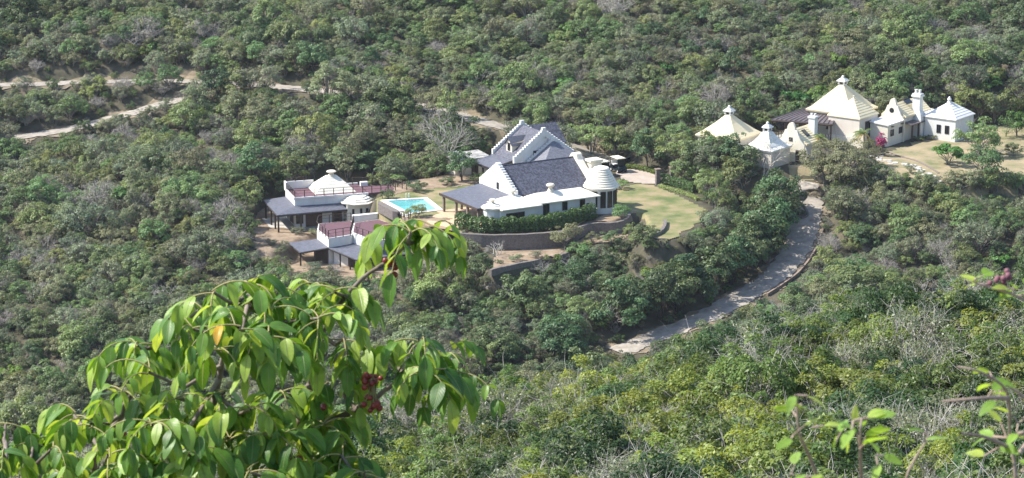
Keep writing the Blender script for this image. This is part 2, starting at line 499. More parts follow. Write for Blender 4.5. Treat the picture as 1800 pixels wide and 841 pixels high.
LAWN = wpoly([(1078, 352), (1088, 330), (1118, 322), (1152, 326), (1200, 346), (1243, 370), (1230, 394), (1192, 416), (1163, 429), (1140, 414), (1110, 392), (1080, 385)], Z0)
patch('lawn', LAWN, M['lawn'], .05, .25, .3)
patch('pool_lawn', wpoly([(668, 346), (700, 326), (760, 320), (800, 318), (860, 320), (870, 350), (862, 372), (845, 392), (722, 390), (662, 362), (660, 350)], Z0), M['lawn'], .05, .2, .12, 4, [tuple(_pc + (np.array(p) - _pc) * .93)[:2] for p in POOL])
patch('tower_terrace', wpoly([(1040, 390), (1060, 378), (1100, 374), (1100, 384), (1080, 391)], Z0), M['dirt'], .09, .25, .1, 12)
patch('bare_bank', wpoly([(676, 346), (690, 328), (705, 318), (752, 308), (800, 304), (860, 312), (862, 322), (820, 328), (760, 333), (715, 340)], Z0), M['dirt'], .09, .5, .3, 2)
patch('driveway', wpoly([(1075, 300), (1100, 296), (1158, 306), (1155, 326), (1122, 324), (1095, 322)], Z0), M['drive'], .09, .5, .12, 3)
patch('cottage_yard', wpoly([(440, 390), (458, 366), (480, 362), (665, 372), (662, 398), (600, 424), (560, 432), (500, 440), (446, 436)], -74.6), M['dirt'], .05, .3, .3, 5)
patch('lower_yard', wpoly([(446, 466), (470, 420), (560, 425), (700, 450), (800, 456), (730, 492), (520, 490)], -76.0), M['dirt'], .12, .3, .4, 6)
patch('terrace_ground', wpoly([(864, 474), (950, 456), (1010, 441), (1095, 428), (1130, 410), (1118, 396), (1085, 409), (1003, 428), (870, 440)], -72.7), M['dirt'], .06, .3, .2, 7)
patch('house_yard', wpoly([(1556, 268), (1600, 252), (1640, 240), (1700, 224), (1830, 217), (1835, 305), (1740, 330), (1640, 330), (1560, 305), (1530, 290), (1500, 296), (1380, 305), (1385, 290), (1500, 285)], -68), M['lawnfar'], .05, .6, .5, 8)
patch('road_verge', [(p[0] + 3.0 * a, p[1] + b, 0)[:2] for p, a, b in [(low[k], 1.0, 0) for k in range(int(len(low) * .42), int(len(low) * .66))]] + [low[k][:2] for k in range(int(len(low) * .66), int(len(low) * .42), -1)], M['dirt'], .04, .5, .1, 9)

# kerb along the outer edge of the lower road
def offset_line(pts, d):
    out = []
    for i, p in enumerate(pts):
        a = np.array(pts[max(i - 1, 0)]); b = np.array(pts[min(i + 1, len(pts) - 1)])
        t = b - a; t /= np.hypot(t[0], t[1]) + 1e-9
        out.append((p[0] + t[1] * d, p[1] - t[0] * d, p[2]))
    return out
def strip_wall(name, pts, th, top, bottom, mat_, parent=None, ragged=0, seed=3):
    """wall along a line: top(x,y), bottom(x,y) give its heights"""
    A = offset_line(pts, -th / 2); B = offset_line(pts, th / 2)
    rr = random.Random(seed)
    mb = MB(); rings = []
    for p, q in zip(A, B):
        t0 = top(p) + rr.uniform(-ragged, ragged); b0 = bottom(p)
        rings.append([(p[0], p[1], b0), (q[0], q[1], b0), (q[0], q[1], t0), (p[0], p[1], t0)])
    mb.loft(rings)
    return mb.build(name, mat_, parent)
k0, k1 = int(len(low) * .36), int(len(low) * .66)
kerb = strip_wall('kerb', offset_line(low[k0:k1], 2.25), .22, lambda p: p[2] + .32, lambda p: p[2] - .4, M['kerb'])
tag(kerb, kind='structure')

# traffic island beside the top of the lower road
isl = [W(a, b, hs(*hit(a, b)[:2])) for a, b in [(1371, 384), (1392, 388), (1412, 386), (1419, 380), (1414, 368), (1398, 356)]]
isl = catmull(isl, 4)
o = strip_wall('island_wall', isl, .3, lambda p: p[2] + .35, lambda p: p[2] - .6, M['stone'], ragged=.03)
tag(o, 'low curved stone edging round the planted island beside the road', 'edging')

HAZE_DENSITY = 0.00008
hz = MB(); hz.box(-640, 640, -190, 940, -100, 75)
m_ = bpy.data.materials.new('haze_air'); m_.use_nodes = True; hn = m_.node_tree; hn.nodes.clear()
ho = hn.nodes.new("ShaderNodeOutputMaterial"); hv = hn.nodes.new("ShaderNodeVolumePrincipled")
hv.inputs["Color"].default_value = (.80, .88, 1.0, 1); hv.inputs["Density"].default_value = HAZE_DENSITY; hv.inputs["Anisotropy"].default_value = .2
hn.links.new(hv.outputs[0], ho.inputs["Volume"])
o = hz.build('haze', m_); tag(o, 'thin bluish haze in the air over the valley', 'haze', kind='stuff')

# ------------------------------------------------------------------ stone retaining walls
def wl(pix, z): return catmull([W(a, b, z) for a, b in pix], 5)
tl = wl([(806, 411), (860, 414), (940, 412), (1004, 406)], Z0)
o = strip_wall('retaining_wall', tl, .5, lambda p: Z0 + .1, lambda p: min(hs(p[0], p[1] - 1.2), Z0) - .4, M['stone'], ragged=.03)
tag(o, 'tall dark rubble retaining wall below the long clipped hedge', 'retaining wall')
tl = wl([(1005, 405), (1040, 394), (1078, 393), (1099, 387), (1106, 378), (1103, 371)], Z0)
o = strip_wall('retaining_wall', tl, .4, lambda p: Z0 + .12, lambda p: min(hs(p[0], p[1] - 1.0), hs(p[0] + 1, p[1])) - .3, M['stone'], ragged=.03)
tag(o, 'curved rubble wall round the foot of the round tower terrace', 'retaining wall')
tl = wl([(1135, 424), (1154, 420), (1167, 409), (1169, 396)], Z0 - .3)
o = strip_wall('retaining_wall', tl, .4, lambda p: Z0 + .45, lambda p: hs(p[0], p[1]) - .8, M['stone'], ragged=.04)
tag(o, 'short curved dark stone wall end at the lower rim of the lawn', 'retaining wall')
tl = wl([(862, 476), (885, 470), (950, 457)], -72.8)
o = strip_wall('retaining_wall', tl, .35, lambda p: -72.68, lambda p: max(hs(p[0], p[1] - .4), -73.3) - .2, M['stone'], ragged=.03)
tag(o, 'low stone wall holding the brown dirt terrace, left stretch', 'retaining wall')
tl = wl([(985, 448), (1015, 440), (1070, 433), (1112, 424)], -72.7)
o = strip_wall('retaining_wall', tl, .35, lambda p: -72.68, lambda p: max(hs(p[0], p[1] - .4), -73.3) - .2, M['stone'], ragged=.03)
tag(o, 'low stone wall holding the brown dirt terrace, right stretch behind shrubs', 'retaining wall')

# ------------------------------------------------------------------ building helpers
def window(root, fr, axis, c, a0, a1, z0, z1, name='window', fmat=None, side=-1, lights=2):
    """opening in a wall lying at coordinate c of the other axis; side is the outward direction"""
    fmat = fmat or M['fascia']
    t = .07
    def bx(mb, p0, p1, q0, q1, d0, d1):
        lo, hi = sorted((c + side * d0, c + side * d1))
        if axis == 'v': mb.box(p0, p1, lo, hi, q0, q1)
        else: mb.box(lo, hi, p0, p1, q0, q1)
    f = MB(fr)
    bx(f, a0, a0 + t, z0, z1, -.05, .06); bx(f, a1 - t, a1, z0, z1, -.05, .06)
    bx(f, a0 + t, a1 - t, z0, z0 + t, -.05, .055); bx(f, a0 + t, a1 - t, z1 - t, z1, -.05, .055)
    if lights > 1:
        for i in range(1, lights):
            m_ = a0 + (a1 - a0) * i / lights
            bx(f, m_ - .03, m_ + .03, z0 + t, z1 - t, -.04, .05)
    fo = f.build(name, fmat, root)
    g_ = MB(fr); bx(g_, a0 + t * .6, a1 - t * .6, z0 + t * .6, z1 - t * .6, -.06, .02)
    g_.build('pane', M['glass'], fo)
    return fo
def door(root, fr, axis, c, a0, a1, z0, z1, m_, side=-1):
    d = MB(fr)
    def bx(mb, p0, p1, q0, q1, d0, d1):
        lo, hi = sorted((c + side * d0, c + side * d1))
        if axis == 'v': mb.box(p0, p1, lo, hi, q0, q1)
        else: mb.box(lo, hi, p0, p1, q0, q1)
    bx(d, a0, a1, z0, z1, -.05, .03)
    n = max(2, int((a1 - a0) / .8))
    for i in range(n):
        p = a0 + (a1 - a0) * i / n; q = a0 + (a1 - a0) * (i + 1) / n
        bx(d, p + .06, q - .06, z0 + .12, z0 + .9, .03, .055); bx(d, p + .06, q - .06, z0 + 1.0, z1 - .1, .03, .055)
    do = d.build('door', m_, root)
    k = MB(fr); bx(k, a1 - .16, a1 - .11, z0 + .95, z0 + 1.1, .055, .10); k.build('handle', M['post'], do)
    return do
def lantern(root, fr, u, v, z, s=.55, m_=None, ball=True, parent=None):
    """ventilated cap on a pyramid roof: neck with dark slots, wide lid, ball"""
    m_ = m_ or M['white']
    a = MB(fr)
    a.box(u - s * .62, u + s * .62, v - s * .62, v + s * .62, z - .25, z + .12)
    for p, q in ((-1, -1), (1, -1), (1, 1), (-1, 1)):
        a.box(u + p * s * .6 - .1, u + p * s * .6 + .1, v + q * s * .6 - .1, v + q * s * .6 + .1, z + .12, z + .42)
    a.box(u - s * .62 - .1, u + s * .62 + .1, v - s * .62 - .1, v + s * .62 + .1, z + .42, z + .55)
    a.hip(u - s, u + s, v - s, v + s, z + .60, z + .95, s * .7, 3, .03)
    if ball: a.lathe(u, v, [(.05, z + .9), (.17, z + .98), (.2, z + 1.08), (.14, z + 1.2), (.02, z + 1.27)], 10)
    o = a.build('roof_vent', m_, parent or root)
    b = MB(fr); b.box(u - s * .5, u + s * .5, v - s * .5, v + s * .5, z + .12, z + .42)
    b.build('vent_slot', M['fascia'], root)
    return o
def urn(root, fr, u, v, z, r=.4, hh=.65, m_=None, name='roof_cap'):
    a = MB(fr)
    a.lathe(u, v, [(r * .95, z - .25), (r * .8, z), (r * .5, z + hh * .3), (r * .5, z + hh * .5), (r, z + hh * .72), (r * 1.05, z + hh * .85), (r * .8, z + hh)], 14)
    return a.build(name, m_ or M['cream'], root, bevel=0)
def railing(root, pts, hgt=.95, n_between=1.25, m_=None, bars=2, fr=None, name='railing'):
    a = MB(fr)
    for i in range(len(pts) - 1):
        p, q = np.array(pts[i], float), np.array(pts[i + 1], float)
        L = np.hypot(*(q - p)[:2]); n = max(1, round(L / n_between))
        for k in range(n + 1):
            if k == n and i < len(pts) - 2: continue
            c = p + (q - p) * k / n
            a.box(c[0] - .045, c[0] + .045, c[1] - .045, c[1] + .045, c[2] - .1, c[2] + hgt)
        for j in range(bars):
            z_ = hgt * (1 - j * .42)
            a.tube([tuple(p + (0, 0, z_)), tuple(q + (0, 0, z_))], .035 if j == 0 else .018, None, 4)
    return a.build(name, m_ or M['wood'], root)
def stepped(mb, axis, c0, c1, a_e, z_e, a_p, z_p, n, up=.28, low_=.5):
    """crow steps on a gable from the eave to the peak"""
    for i in range(n):
        t0, t1 = i / n, (i + 1) / n
        a0 = a_e + (a_p - a_e) * t0; a1 = a_e + (a_p - a_e) * t1
        zb = z_e + (z_p - z_e) * t0 - low_; zt = z_e + (z_p - z_e) * t1 + up - (z_p - z_e) / n * .35
        lo, hi = sorted((a0, a1))
        e = .0015 * (i % 2)
        if axis == 'v': mb.box(c0 - e, c1 + e, lo, hi + .002, zb, zt)
        else: mb.box(lo, hi + .002, c0 - e, c1 + e, zb, zt)

# ------------------------------------------------------------------ main house (white stepped gable, round tower)
A30 = radians(30)
ax, ay, _ = W(906, 341, Z0 + 3.2)
FM = frame(ax, ay, Z0, A30)
R_ = thing('villa', 'white villa with stepped gable, long grey slate roof and round tower beside the lawn', 'house', FM(0, 0, 0))
L_, D_, EZ, PZ = 10.4, 7.7, 3.2, 5.85
w_ = MB(FM)
w_.box(0, L_, 0, D_, -.6, EZ)
w_.add([(0, 0, EZ), (0, D_, EZ), (0, D_ / 2, PZ - .15), (L_, 0, EZ), (L_, D_, EZ), (L_, D_ / 2, PZ - .15)], [(0, 1, 2), (3, 5, 4)])
w_.build('wall', M['white'], R_)
r_ = MB(FM)
sl = (PZ - EZ) / (D_ / 2)
r_.slab([(-.02, -.3, EZ - .3 * sl), (L_ + .02, -.3, EZ - .3 * sl), (L_ + .02, D_ / 2, PZ), (-.02, D_ / 2, PZ)], .14)
r_.slab([(L_ + .02, D_ + .3, EZ - .3 * sl), (-.02, D_ + .3, EZ - .3 * sl), (-.02, D_ / 2, PZ + .001), (L_ + .02, D_ / 2, PZ + .001)], .14)
r_.tube([(0, D_ / 2, PZ + .02), (L_, D_ / 2, PZ + .02)], .07)
r_.build('roof', M['slate'], R_)
gbl = MB(FM)
gp = [(-.35, -.6), (-.35, EZ - .1), (D_ / 2, PZ + .05), (D_ + .35, EZ - .1), (D_ + .35, -.6)]
gbl.extr(gp, 'u', -.32, -.02)
stepped(gbl, 'v', -.36, .12, -.42, EZ + .05, D_ / 2, PZ + .15, 12)
stepped(gbl, 'v', -.36, .12, D_ + .42, EZ + .05, D_ / 2, PZ + .15, 12)
gbl.box(-.37, .13, D_ / 2 - .18, D_ / 2 + .18, PZ, PZ + .42)
gbl.build('stepped_gable', M['white'], R_)
window(R_, FM, 'u', -.32, D_ / 2 - .45, D_ / 2 + .05, 3.1, 3.9, side=-1, lights=1)
# curved right gable
g2 = MB(FM)
prof = [(-.55, 2.2), (-.45, EZ + .35)]
for i in range(1, 9):
    t = i / 9
    prof.append((-.45 + (D_ / 2 + .45) * t * .86, EZ + .35 + (PZ - EZ) * (t ** 1.15) * .93))
prof += [(D_ / 2 - .75, PZ + .45), (D_ / 2 - .3, PZ + .62), (D_ / 2 + .5, PZ + .40), (D_ / 2 + 1.2, PZ - .35), (D_ + .5, EZ + .2), (D_ + .5, 2.2)]
g2.extr(prof, 'u', L_ - .05, L_ + .75)
g2.build('curved_gable', M['cream'], R_, bevel=.05)
ch = MB(FM)
ch.box(L_ + .75, L_ + 2.0, .5, 3.3, 0, 4.7)
ch.box(L_ + 1.1, L_ + 2.6, 1.5, 2.8, 0, 5.4)
ch.box(L_ + .95, L_ + 2.75, 1.35, 2.95, 5.4, 5.7)
ch.build('chimney', M['cream'], R_, bevel=.04)
window(R_, FM, 'v', .5, L_ + .95, L_ + 1.3, 3.7, 4.5, lights=1)
tx, ty = 10.75, 295.0
# round tower
tw = thing_t = None
dxt, dyt = tx - ax, ty - ay
tu, tv = dxt * cos(A30) + dyt * sin(A30), -dxt * sin(A30) + dyt * cos(A30)
t_ = MB(FM); t_.lathe(tu, tv, [(1.83, -.6), (1.83, 3.05), (1.9, 3.12)], 40)
TW = t_.build('tower_wall', M['white'], R_, smooth=False)
t_ = MB(FM); pr = []
NR = 9
for i in range(NR):
    q = i / NR
    r0 = 2.2 - 1.35 * (q ** .9); r1 = 2.2 - 1.35 * (((i + 1) / NR) ** .9)
    z0 = 3.05 + 2.35 * q; z1 = 3.05 + 2.35 * (i + 1) / NR
    pr += [(r0 - .02, z0), (r0, z0 + .13), (r1 + .03, z1 - .02)]
pr += [(.7, 5.42), (.55, 5.48)]
t_.lathe(tu, tv, pr, 44)
t_.build('tower_roof', M['creamroof'], R_)
ctt = -pi / 2 - A30
for deg in (-62, -26, 6, 33, 60, 95, 135):
    a = ctt + radians(deg)
    ca, sa = cos(a), sin(a)
    f2 = lambda u, v, q, ca=ca, sa=sa: FM(tu + ca * (1.83 + u) - sa * v, tv + sa * (1.83 + u) + ca * v, q)
    window(R_, f2, 'u', .0, -.33, .33, .75, 2.75, side=1, lights=2)
# front annex with limewashed hips
an = MB(FM)
an.box(.9, 9.5, -2.75, 0, -1.2, 2.5); an.box(-3.9, .9, -3.35, .5, -1.2, 2.45)
an.build('annex_wall', M['white'], R_)
an = MB(FM); an.lathe(-4.2, -1.9, [(1.15, -1.2), (1.15, 2.4)], 8, pi / 8); an.build('corner_bay', M['white'], R_)
ar = MB(FM)
ar.hip(.3, 9.9, -3.3, .3, 2.5, 3.35, 1.72, 2, .02)
ar.build('annex_roof', M['creamroof'], R_)
ar = MB(FM); ar.hip(-4.0, 1.5, -3.85, .7, 2.45, 3.45, 2.1, 3, .03); ar.build('annex_roof', M['creamroof'], R_)
ar = MB(FM); ar.lathe(-4.2, -1.9, [(1.35, 2.35), (1.4, 2.55), (1.0, 2.65), (.95, 2.75), (.45, 2.9)], 8, pi / 8); ar.build('bay_roof', M['creamroof'], R_)
urn(R_, FM, 4.0, -1.4, 3.4, .5, .85); urn(R_, FM, -1.2, -1.4, 3.5, .38, .6); urn(R_, FM, -4.2, -1.9, 2.95, .4, .5)
window(R_, FM, 'v', -3.35, -3.2, -.7, .5, 1.85, lights=3, fmat=M['wood'])
window(R_, FM, 'v', -3.35, -.05, .65, .35, 1.15, lights=2)
for a0, a1, z0 in ((2.2, 3.05, .65), (4.85, 5.55, 1.15), (7.3, 8.0, 1.15)):
    window(R_, FM, 'v', -2.75, a0, a1, z0, 2.2, lights=2)
window(R_, FM, 'v', 0, .6, .9, 2.75, 3.05, lights=1)
# terracotta veranda on the left
vr = MB(FM)
vr.slab([(-5.9, -1.3, 2.35), (-.3, -1.3, 2.95), (-.3, 7.9, 2.95), (-5.9, 7.9, 2.35)], .12)
vr.build('veranda_roof', M['slatedark'], R_)
fa = MB(FM)
fa.box(-6.0, -5.9, -1.4, 8.0, 2.1, 2.38); fa.box(-5.9, -.3, -1.4, -1.3, 2.1, 2.33); fa.box(-5.9, -.3, 7.9, 8.0, 2.1, 2.33)
for i in range(8): fa.box(-5.9, -.4, -.6 + i * 1.1, -.5 + i * 1.1, 2.1, 2.22)
fa.build('veranda_beam', M['wood'], R_)
for u, v in ((-5.6, -1.0), (-5.6, 1.6), (-5.6, 4.4), (-5.6, 7.5), (-3.2, 7.5), (-1.0, 7.5), (-3.2, -1.0)):
    p = MB(FM); p.box(u - .13, u + .13, v - .13, v + .13, .1, 2.2); p.build('post', M['post'], R_)
fl = MB(FM); fl.box(-6.2, -.3, -1.6, 8.2, -.5, .14); fl.build('veranda_floor', M['patio'], R_)
door(R_, FM, 'u', -.32, 1.2, 3.0, .14, 2.2, M['brown']); door(R_, FM, 'u', -.32, 4.6, 6.4, .14, 2.2, M['brown'])
st = MB(FM)
for i in range(3): st.box(-7.3 - .38 * i, -6.2, -1.5, 3.0 - .001 * i, -.5, .10 - .13 * i + .001)
st.build('steps', M['patio'], R_)
pt = MB()
pv = [W(a, b, Z0 + .12) for a, b in [(762, 378), (800, 368), (835, 372), (852, 392), (800, 402), (748, 392)]]
pt.prism([(p[0], p[1]) for p in pv], Z0 - .2, Z0 + .10)
o = pt.build('patio', M['patio']); tag(o, kind='structure')

# ------------------------------------------------------------------ swimming pool
pc = [W(a, b, Z0 + .12) for a, b in [(669, 352), (751, 347.5), (779, 369), (717, 377)]]
cxp = tuple(np.mean(np.array(pc), 0))
P_ = thing('swimming_pool', 'turquoise swimming pool with wide white coping between the roof terrace and the veranda', 'pool', (cxp[0], cxp[1], Z0))
def inset(pts, d):
    c = np.mean(np.array(pts), 0); out = []
    n = len(pts)
    for i in range(n):
        p = np.array(pts[i]); a = np.array(pts[i - 1]); b = np.array(pts[(i + 1) % n])
        e1 = (a - p) / np.linalg.norm(a - p); e2 = (b - p) / np.linalg.norm(b - p)
        s_ = abs(e1[0] * e2[1] - e1[1] * e2[0])
        q = p + (e1 + e2) * d / s_
        out.append(tuple(q))
    return out
pi_ = inset(pc, .55)
cp = MB(); n4 = 4
zt, zb = Z0 + .14, Z0 - .6
V4 = [(p[0], p[1], zt) for p in pc] + [(p[0], p[1], zt) for p in pi_] + [(p[0], p[1], zb) for p in pc] + [(p[0], p[1], zb) for p in pi_]
F4 = []
for i in range(4):
    j = (i + 1) % 4
    F4 += [(i, j, 4 + j, 4 + i), (8 + i, 8 + j, j, i), (4 + i, 4 + j, 12 + j, 12 + i), (8 + i, 12 + i, 12 + j, 8 + j)]
cp.add(V4, F4); cp.build('coping', M['pooltile'], P_)
ba = MB(); ba.prism([(p[0], p[1]) for p in inset(pc, .50)], Z0 - .75, Z0 - .62)
q_ = inset(pc, .86)
ba.build('basin', M['poolin'], P_)
stp = MB()
e0, e1_ = np.array(pi_[1]), np.array(pi_[2])
i0, i1_ = np.array(pi_[0]), np.array(pi_[3])
d_ = (i0 - e0) / np.linalg.norm(i0 - e0)
for k in range(3):
    wd = 1.5 - .45 * k
    pp = [e0 + d_ * .02, e1_ + d_ * .02, e1_ + d_ * wd, e0 + d_ * wd]
    stp.prism([(p[0], p[1]) for p in pp], Z0 - .62, Z0 - .35 + .14 * k)
stp.build('steps', M['pooltile'], P_)
M['water'] = mat('pool_water', (.16, .58, .58), .04, spec=.6)
b = M['water'].node_tree.nodes["Principled BSDF"]; b.inputs["Alpha"].default_value = .62
n_ = M['water'].node_tree; wv = n_.nodes.new("ShaderNodeTexNoise"); wv.inputs["Scale"].default_value = 3
bp = n_.nodes.new("ShaderNodeBump"); bp.inputs["Strength"].default_value = .15; bp.inputs["Distance"].default_value = .05
tc = n_.nodes.new("ShaderNodeTexCoord"); n_.links.new(tc.outputs["Object"], wv.inputs["Vector"]); n_.links.new(wv.outputs["Fac"], bp.inputs["Height"]); n_.links.new(bp.outputs[0], b.inputs["Normal"])
wa = MB(); wa.add([(p[0], p[1], Z0 + .03) for p in pi_], [(0, 1, 2, 3)])
wa.build('water', M['water'], P_)
ld = MB(); p0 = np.array(pc[1]) * .55 + np.array(pc[0]) * .45; 
for k in (0, .5):
    q = p0 + (np.array(pc[1]) - np.array(pc[0])) * k / 8
    ld.tube([(q[0], q[1] - .3, zt), (q[0], q[1] - .3, zt + .75), (q[0], q[1] - 1.0, zt + .75), (q[0], q[1] - 1.25, zt - .4)], .03, None, 5)
ld.build('handrail', M['white'], P_)

# ------------------------------------------------------------------ pool cottage with purple roof terrace
PG = -74.6
A18 = radians(17)
px_, py_, _ = W(518.5, 363, PG + 2.75)
FP = frame(px_, py_, PG, A18)
R_ = thing('terrace_cottage', 'white cottage left of the pool with purple roof terrace and white stepped pyramid on top', 'cottage', FP(0, 0, 0))
a = MB(FP)
a.box(0, 9.2, 0, 5.6, -.6, 3.62)
a.build('wall', M['white'], R_)
a = MB(FP)      # parapet of the roof terrace
a.box(-.14, 9.3, -.14, .06, 3.62, 3.86); a.box(-.14, .06, .06, 5.6, 3.62, 3.86)
a.box(-.14, .06, 4.6, 5.7, 3.86, 4.75); a.box(.06, 3.6, 5.5, 5.7, 3.62, 4.65); a.box(3.6, 9.3, 5.5, 5.7, 3.62, 3.9)
a.box(9.4, 10.3, 4.3, 4.9, 3.6, 4.2)
a.build('parapet', M['white'], R_)
a = MB(FP); a.box(.06, 9.3, .06, 5.5, 3.62, 3.70); a.build('terrace_deck', M['deck'], R_)
a = MB(FP); a.hip(2.9, 8.1, 1.4, 6.0, 3.75, 5.5, 2.0, 6, .035); a.build('pyramid_roof', M['creamroof'], R_)
urn(R_, FP, 5.5, 3.7, 5.5, .6, .62, M['cream'])
railing(R_, [(.0, 4.5, 3.86), (0, 0, 3.86), (8.6, 0, 3.86)], .85, 1.25, fr=FP)
railing(R_, [(.2, 5.6, 4.6), (2.4, 5.6, 4.6)], .5, 1.0, fr=FP)
a = MB(FP)      # footbridge from the roof terrace to the pool lawn
a.slab([(9.5, .5, 3.66), (13.1, .9, 3.66), (13.4, 3.4, 3.66), (9.5, 5.4, 3.66)], .2)
a.build('footbridge', M['deck'], R_)
railing(R_, [(8.6, .0, 3.76), (11.0, .3, 3.70), (13.0, .8, 3.66)], .9, 1.2, fr=FP)
railing(R_, [(8.6, 5.3, 3.8), (11.0, 4.8, 3.70), (13.4, 3.5, 3.66), (14.4, .6, 3.6)], .9, 1.2, fr=FP)
vr = MB(FP)     # veranda roof round two sides
vr.slab([(-2.7, -2.3, 2.35), (6.2, -1.7, 2.35), (6.2, 0, 2.78), (0, 0, 2.78)], .1)
vr.slab([(-2.7, -2.3, 2.351), (0, 0, 2.781), (0, 5.4, 2.781), (-2.7, 6.2, 2.351)], .1)
vr.build('veranda_roof', M['slatedark'], R_)
fa = MB(FP)
fa.tube([(-2.7, -2.3, 2.2), (6.2, -1.7, 2.2)], .09, None, 4); fa.tube([(-2.7, -2.3, 2.2), (-2.7, 6.2, 2.2)], .09, None, 4)
fa.build('veranda_beam', M['fascia'], R_)
for u, v in ((-2.55, -2.1), (-2.55, -.2), (-2.55, 2.2), (-2.55, 5.6), (4.4, -1.65), (.3, -1.95)):
    p = MB(FP); p.box(u - .1, u + .1, v - .1, v + .1, -.4, 2.2); p.build('post', M['wood'], R_)
fl = MB(FP); fl.box(-3.0, 9.2, -2.6, 0, -.8, .06); fl.box(-3.0, 0, 0, 6.0, -.8, .058); fl.build('veranda_floor', M['concrete'], R_)
door(R_, FP, 'v', 0, 1.3, 3.4, .06, 2.3, M['brown']); door(R_, FP, 'v', 0, 4.9, 5.9, .06, 2.3, M['brown'])
window(R_, FP, 'u', 0, 1.0, 2.8, .3, 2.2, side=-1, lights=3, fmat=M['brown']); window(R_, FP, 'v', 0, .1, 1.0, .5, 2.1, lights=2, fmat=M['brown'])
# bath pavilion at its right end
bx, by, _ = FP(6.2, -1.7, 0)
FB = frame(bx, by, PG + .35, A18)
a = MB(FB); a.box(0, 3.3, 0, 3.0, -.6, 2.6); a.build('pavilion_wall', M['cream'], R_)
a = MB(FB); pr = [(2.3, 2.5), (2.35, 2.65), (1.95, 2.72), (1.9, 2.86), (1.6, 2.95), (1.55, 3.08), (1.2, 3.18), (1.15, 3.28), (.7, 3.32)]
a.lathe(1.65, 1.5, pr, 8, pi / 8); a.build('pavilion_roof', M['creamroof'], R_)
for u in (.75, 1.75, 2.5): window(R_, FB, 'v', 0, u - .14, u + .14, 1.2, 1.95, lights=1)
window(R_, FB, 'u', 3.3, .9, 1.3, .9, 1.9, side=1, lights=1)

# stone abutment and stairs between the pool and the two cottages
a = MB()
sw = [W(*q) for q in [(664, 350, Z0), (671, 353, Z0), (700, 369, Z0), (700, 373, Z0), (690, 372, Z0), (664, 358, Z0)]]
a.prism([(p[0], p[1]) for p in sw], Z0 - 1.1, Z0 + .02)
o = a.build('stone_abutment', M['stone']); tag(o, 'rough stone bank wall under the left corner of the pool', 'stone wall')
S_ = thing('garden_stair', 'dark railed stone stair descending from the pool to the lower cottage', 'stairs', W(690, 395, Z0 - 1))
a = MB()
s0, s1 = np.array(W(718, 386, Z0 + .05)), np.array(W(676, 392, PG + 1.2))
for i in range(14):
    c = s0 + (s1 - s0) * i / 14; e = s0 + (s1 - s0) * (i + 1.15) / 14
    a.prism([(c[0], c[1]), (e[0], e[1]), (e[0] + .2, e[1] + .9), (c[0] + .2, c[1] + .9)], PG - .2, c[2])
a.build('stair_flight', M['kerb'], S_)
railing(S_, [tuple(s0 + (0, -.05, 0)), tuple(s1 + (0, -.05, 0))], .95, 1.3)
railing(S_, [tuple(s0 + (.2, .9, 0)), tuple(s1 + (.2, .9, 0))], .95, 1.3)
F_ = thing('timber_fence', 'dark timber rail fence climbing the brown bank above the pool', 'fence', W(690, 330, Z0))
fp = [W(a_, b_, Z0) for a_, b_ in [(672, 350), (678, 340), (686, 330), (712, 322)]]
railing(F_, [(p[0], p[1], hs(p[0], p[1])) for p in fp], .8, 1.4)

# ------------------------------------------------------------------ lower cottage, two purple terraces
LG = -76.3
R_ = thing('terrace_cottage', 'lower white cottage with two purple roof terraces, partly behind the near branch', 'cottage', W(620, 470, LG))
ZT = -73.0
def wp(pix, z): return [W(a, b, z)[:2] for a, b in pix]
b1 = wp([(577.5, 419), (557, 404), (560, 393), (617, 388), (640, 404), (616, 413)], ZT)
a = MB(); a.prism(b1, LG - .5, ZT - .02); a.build('wall', M['white'], R_)
b2 = wp([(617.5, 409), (658.5, 424), (722, 415), (700, 397), (665, 386), (622, 392)], ZT + .1)
a = MB(); a.prism(b2, LG - .5, ZT + .10); a.build('wall', M['white'], R_)
def shrink(poly, d):
    c = np.mean(np.array(poly), 0)
    return [tuple(np.array(p) + (c - np.array(p)) / np.linalg.norm(c - np.array(p)) * d) for p in poly]
a = MB(); a.prism(shrink(b1, .22), ZT - .05, ZT + .02); a.build('terrace_deck', M['deck'], R_)
a = MB(); a.prism(shrink(b2, .25), ZT + .05, ZT + .15); a.build('terrace_deck', M['deck'], R_)
railing(R_, [(*b1[2], ZT + .0), (*b1[1], ZT + .0), (*b1[0], ZT + .0), (*b1[5], ZT + .0)], .95, 1.15)
railing(R_, [(*b1[2], ZT + .0), (*b1[3], ZT + .0)], .95, 1.4)
railing(R_, [(*b2[5], ZT + .1), (*b2[0], ZT + .1), (*b2[1], ZT + .1), (*b2[2], ZT + .1)], .95, 1.15)
a = MB(); bw = wp([(619, 391), (664, 386), (665, 384), (619, 388)], ZT)
a.prism(bw, ZT, ZT + .75); a.build('parapet', M['white'], R_)
RZ = ZT - 1.15
v1 = [W(507, 427, RZ - .4), W(528, 444, RZ - .4), W(578.5, 438, RZ), W(557, 422, RZ)]
v1 = [W(507, 427, RZ - .35), W(528, 444, RZ - .35), W(578, 437.5, RZ), (b1[1][0], b1[1][1], RZ)]
v1[2] = (b1[0][0], b1[0][1], RZ)
a = MB(); a.slab(v1, .1)
c0 = W(628, 457, RZ - .55); c1 = W(578.5, 437.5, RZ - .4)
v2 = [(b1[0][0], b1[0][1], RZ - .05), c1, c0, (b2[1][0], b2[1][1], RZ + .02), (b2[0][0], b2[0][1], RZ + .02), (b1[5][0], b1[5][1], RZ + .02)]
a.slab([v2[0], c0, v2[3], v2[4]], .1); 
c3 = W(722, 446, RZ - .5)
a.slab([c0, c3, (b2[2][0], b2[2][1], RZ), (b2[1][0], b2[1][1], RZ + .021)], .1)
a.build('veranda_roof', M['slatedark'], R_)
a = MB()
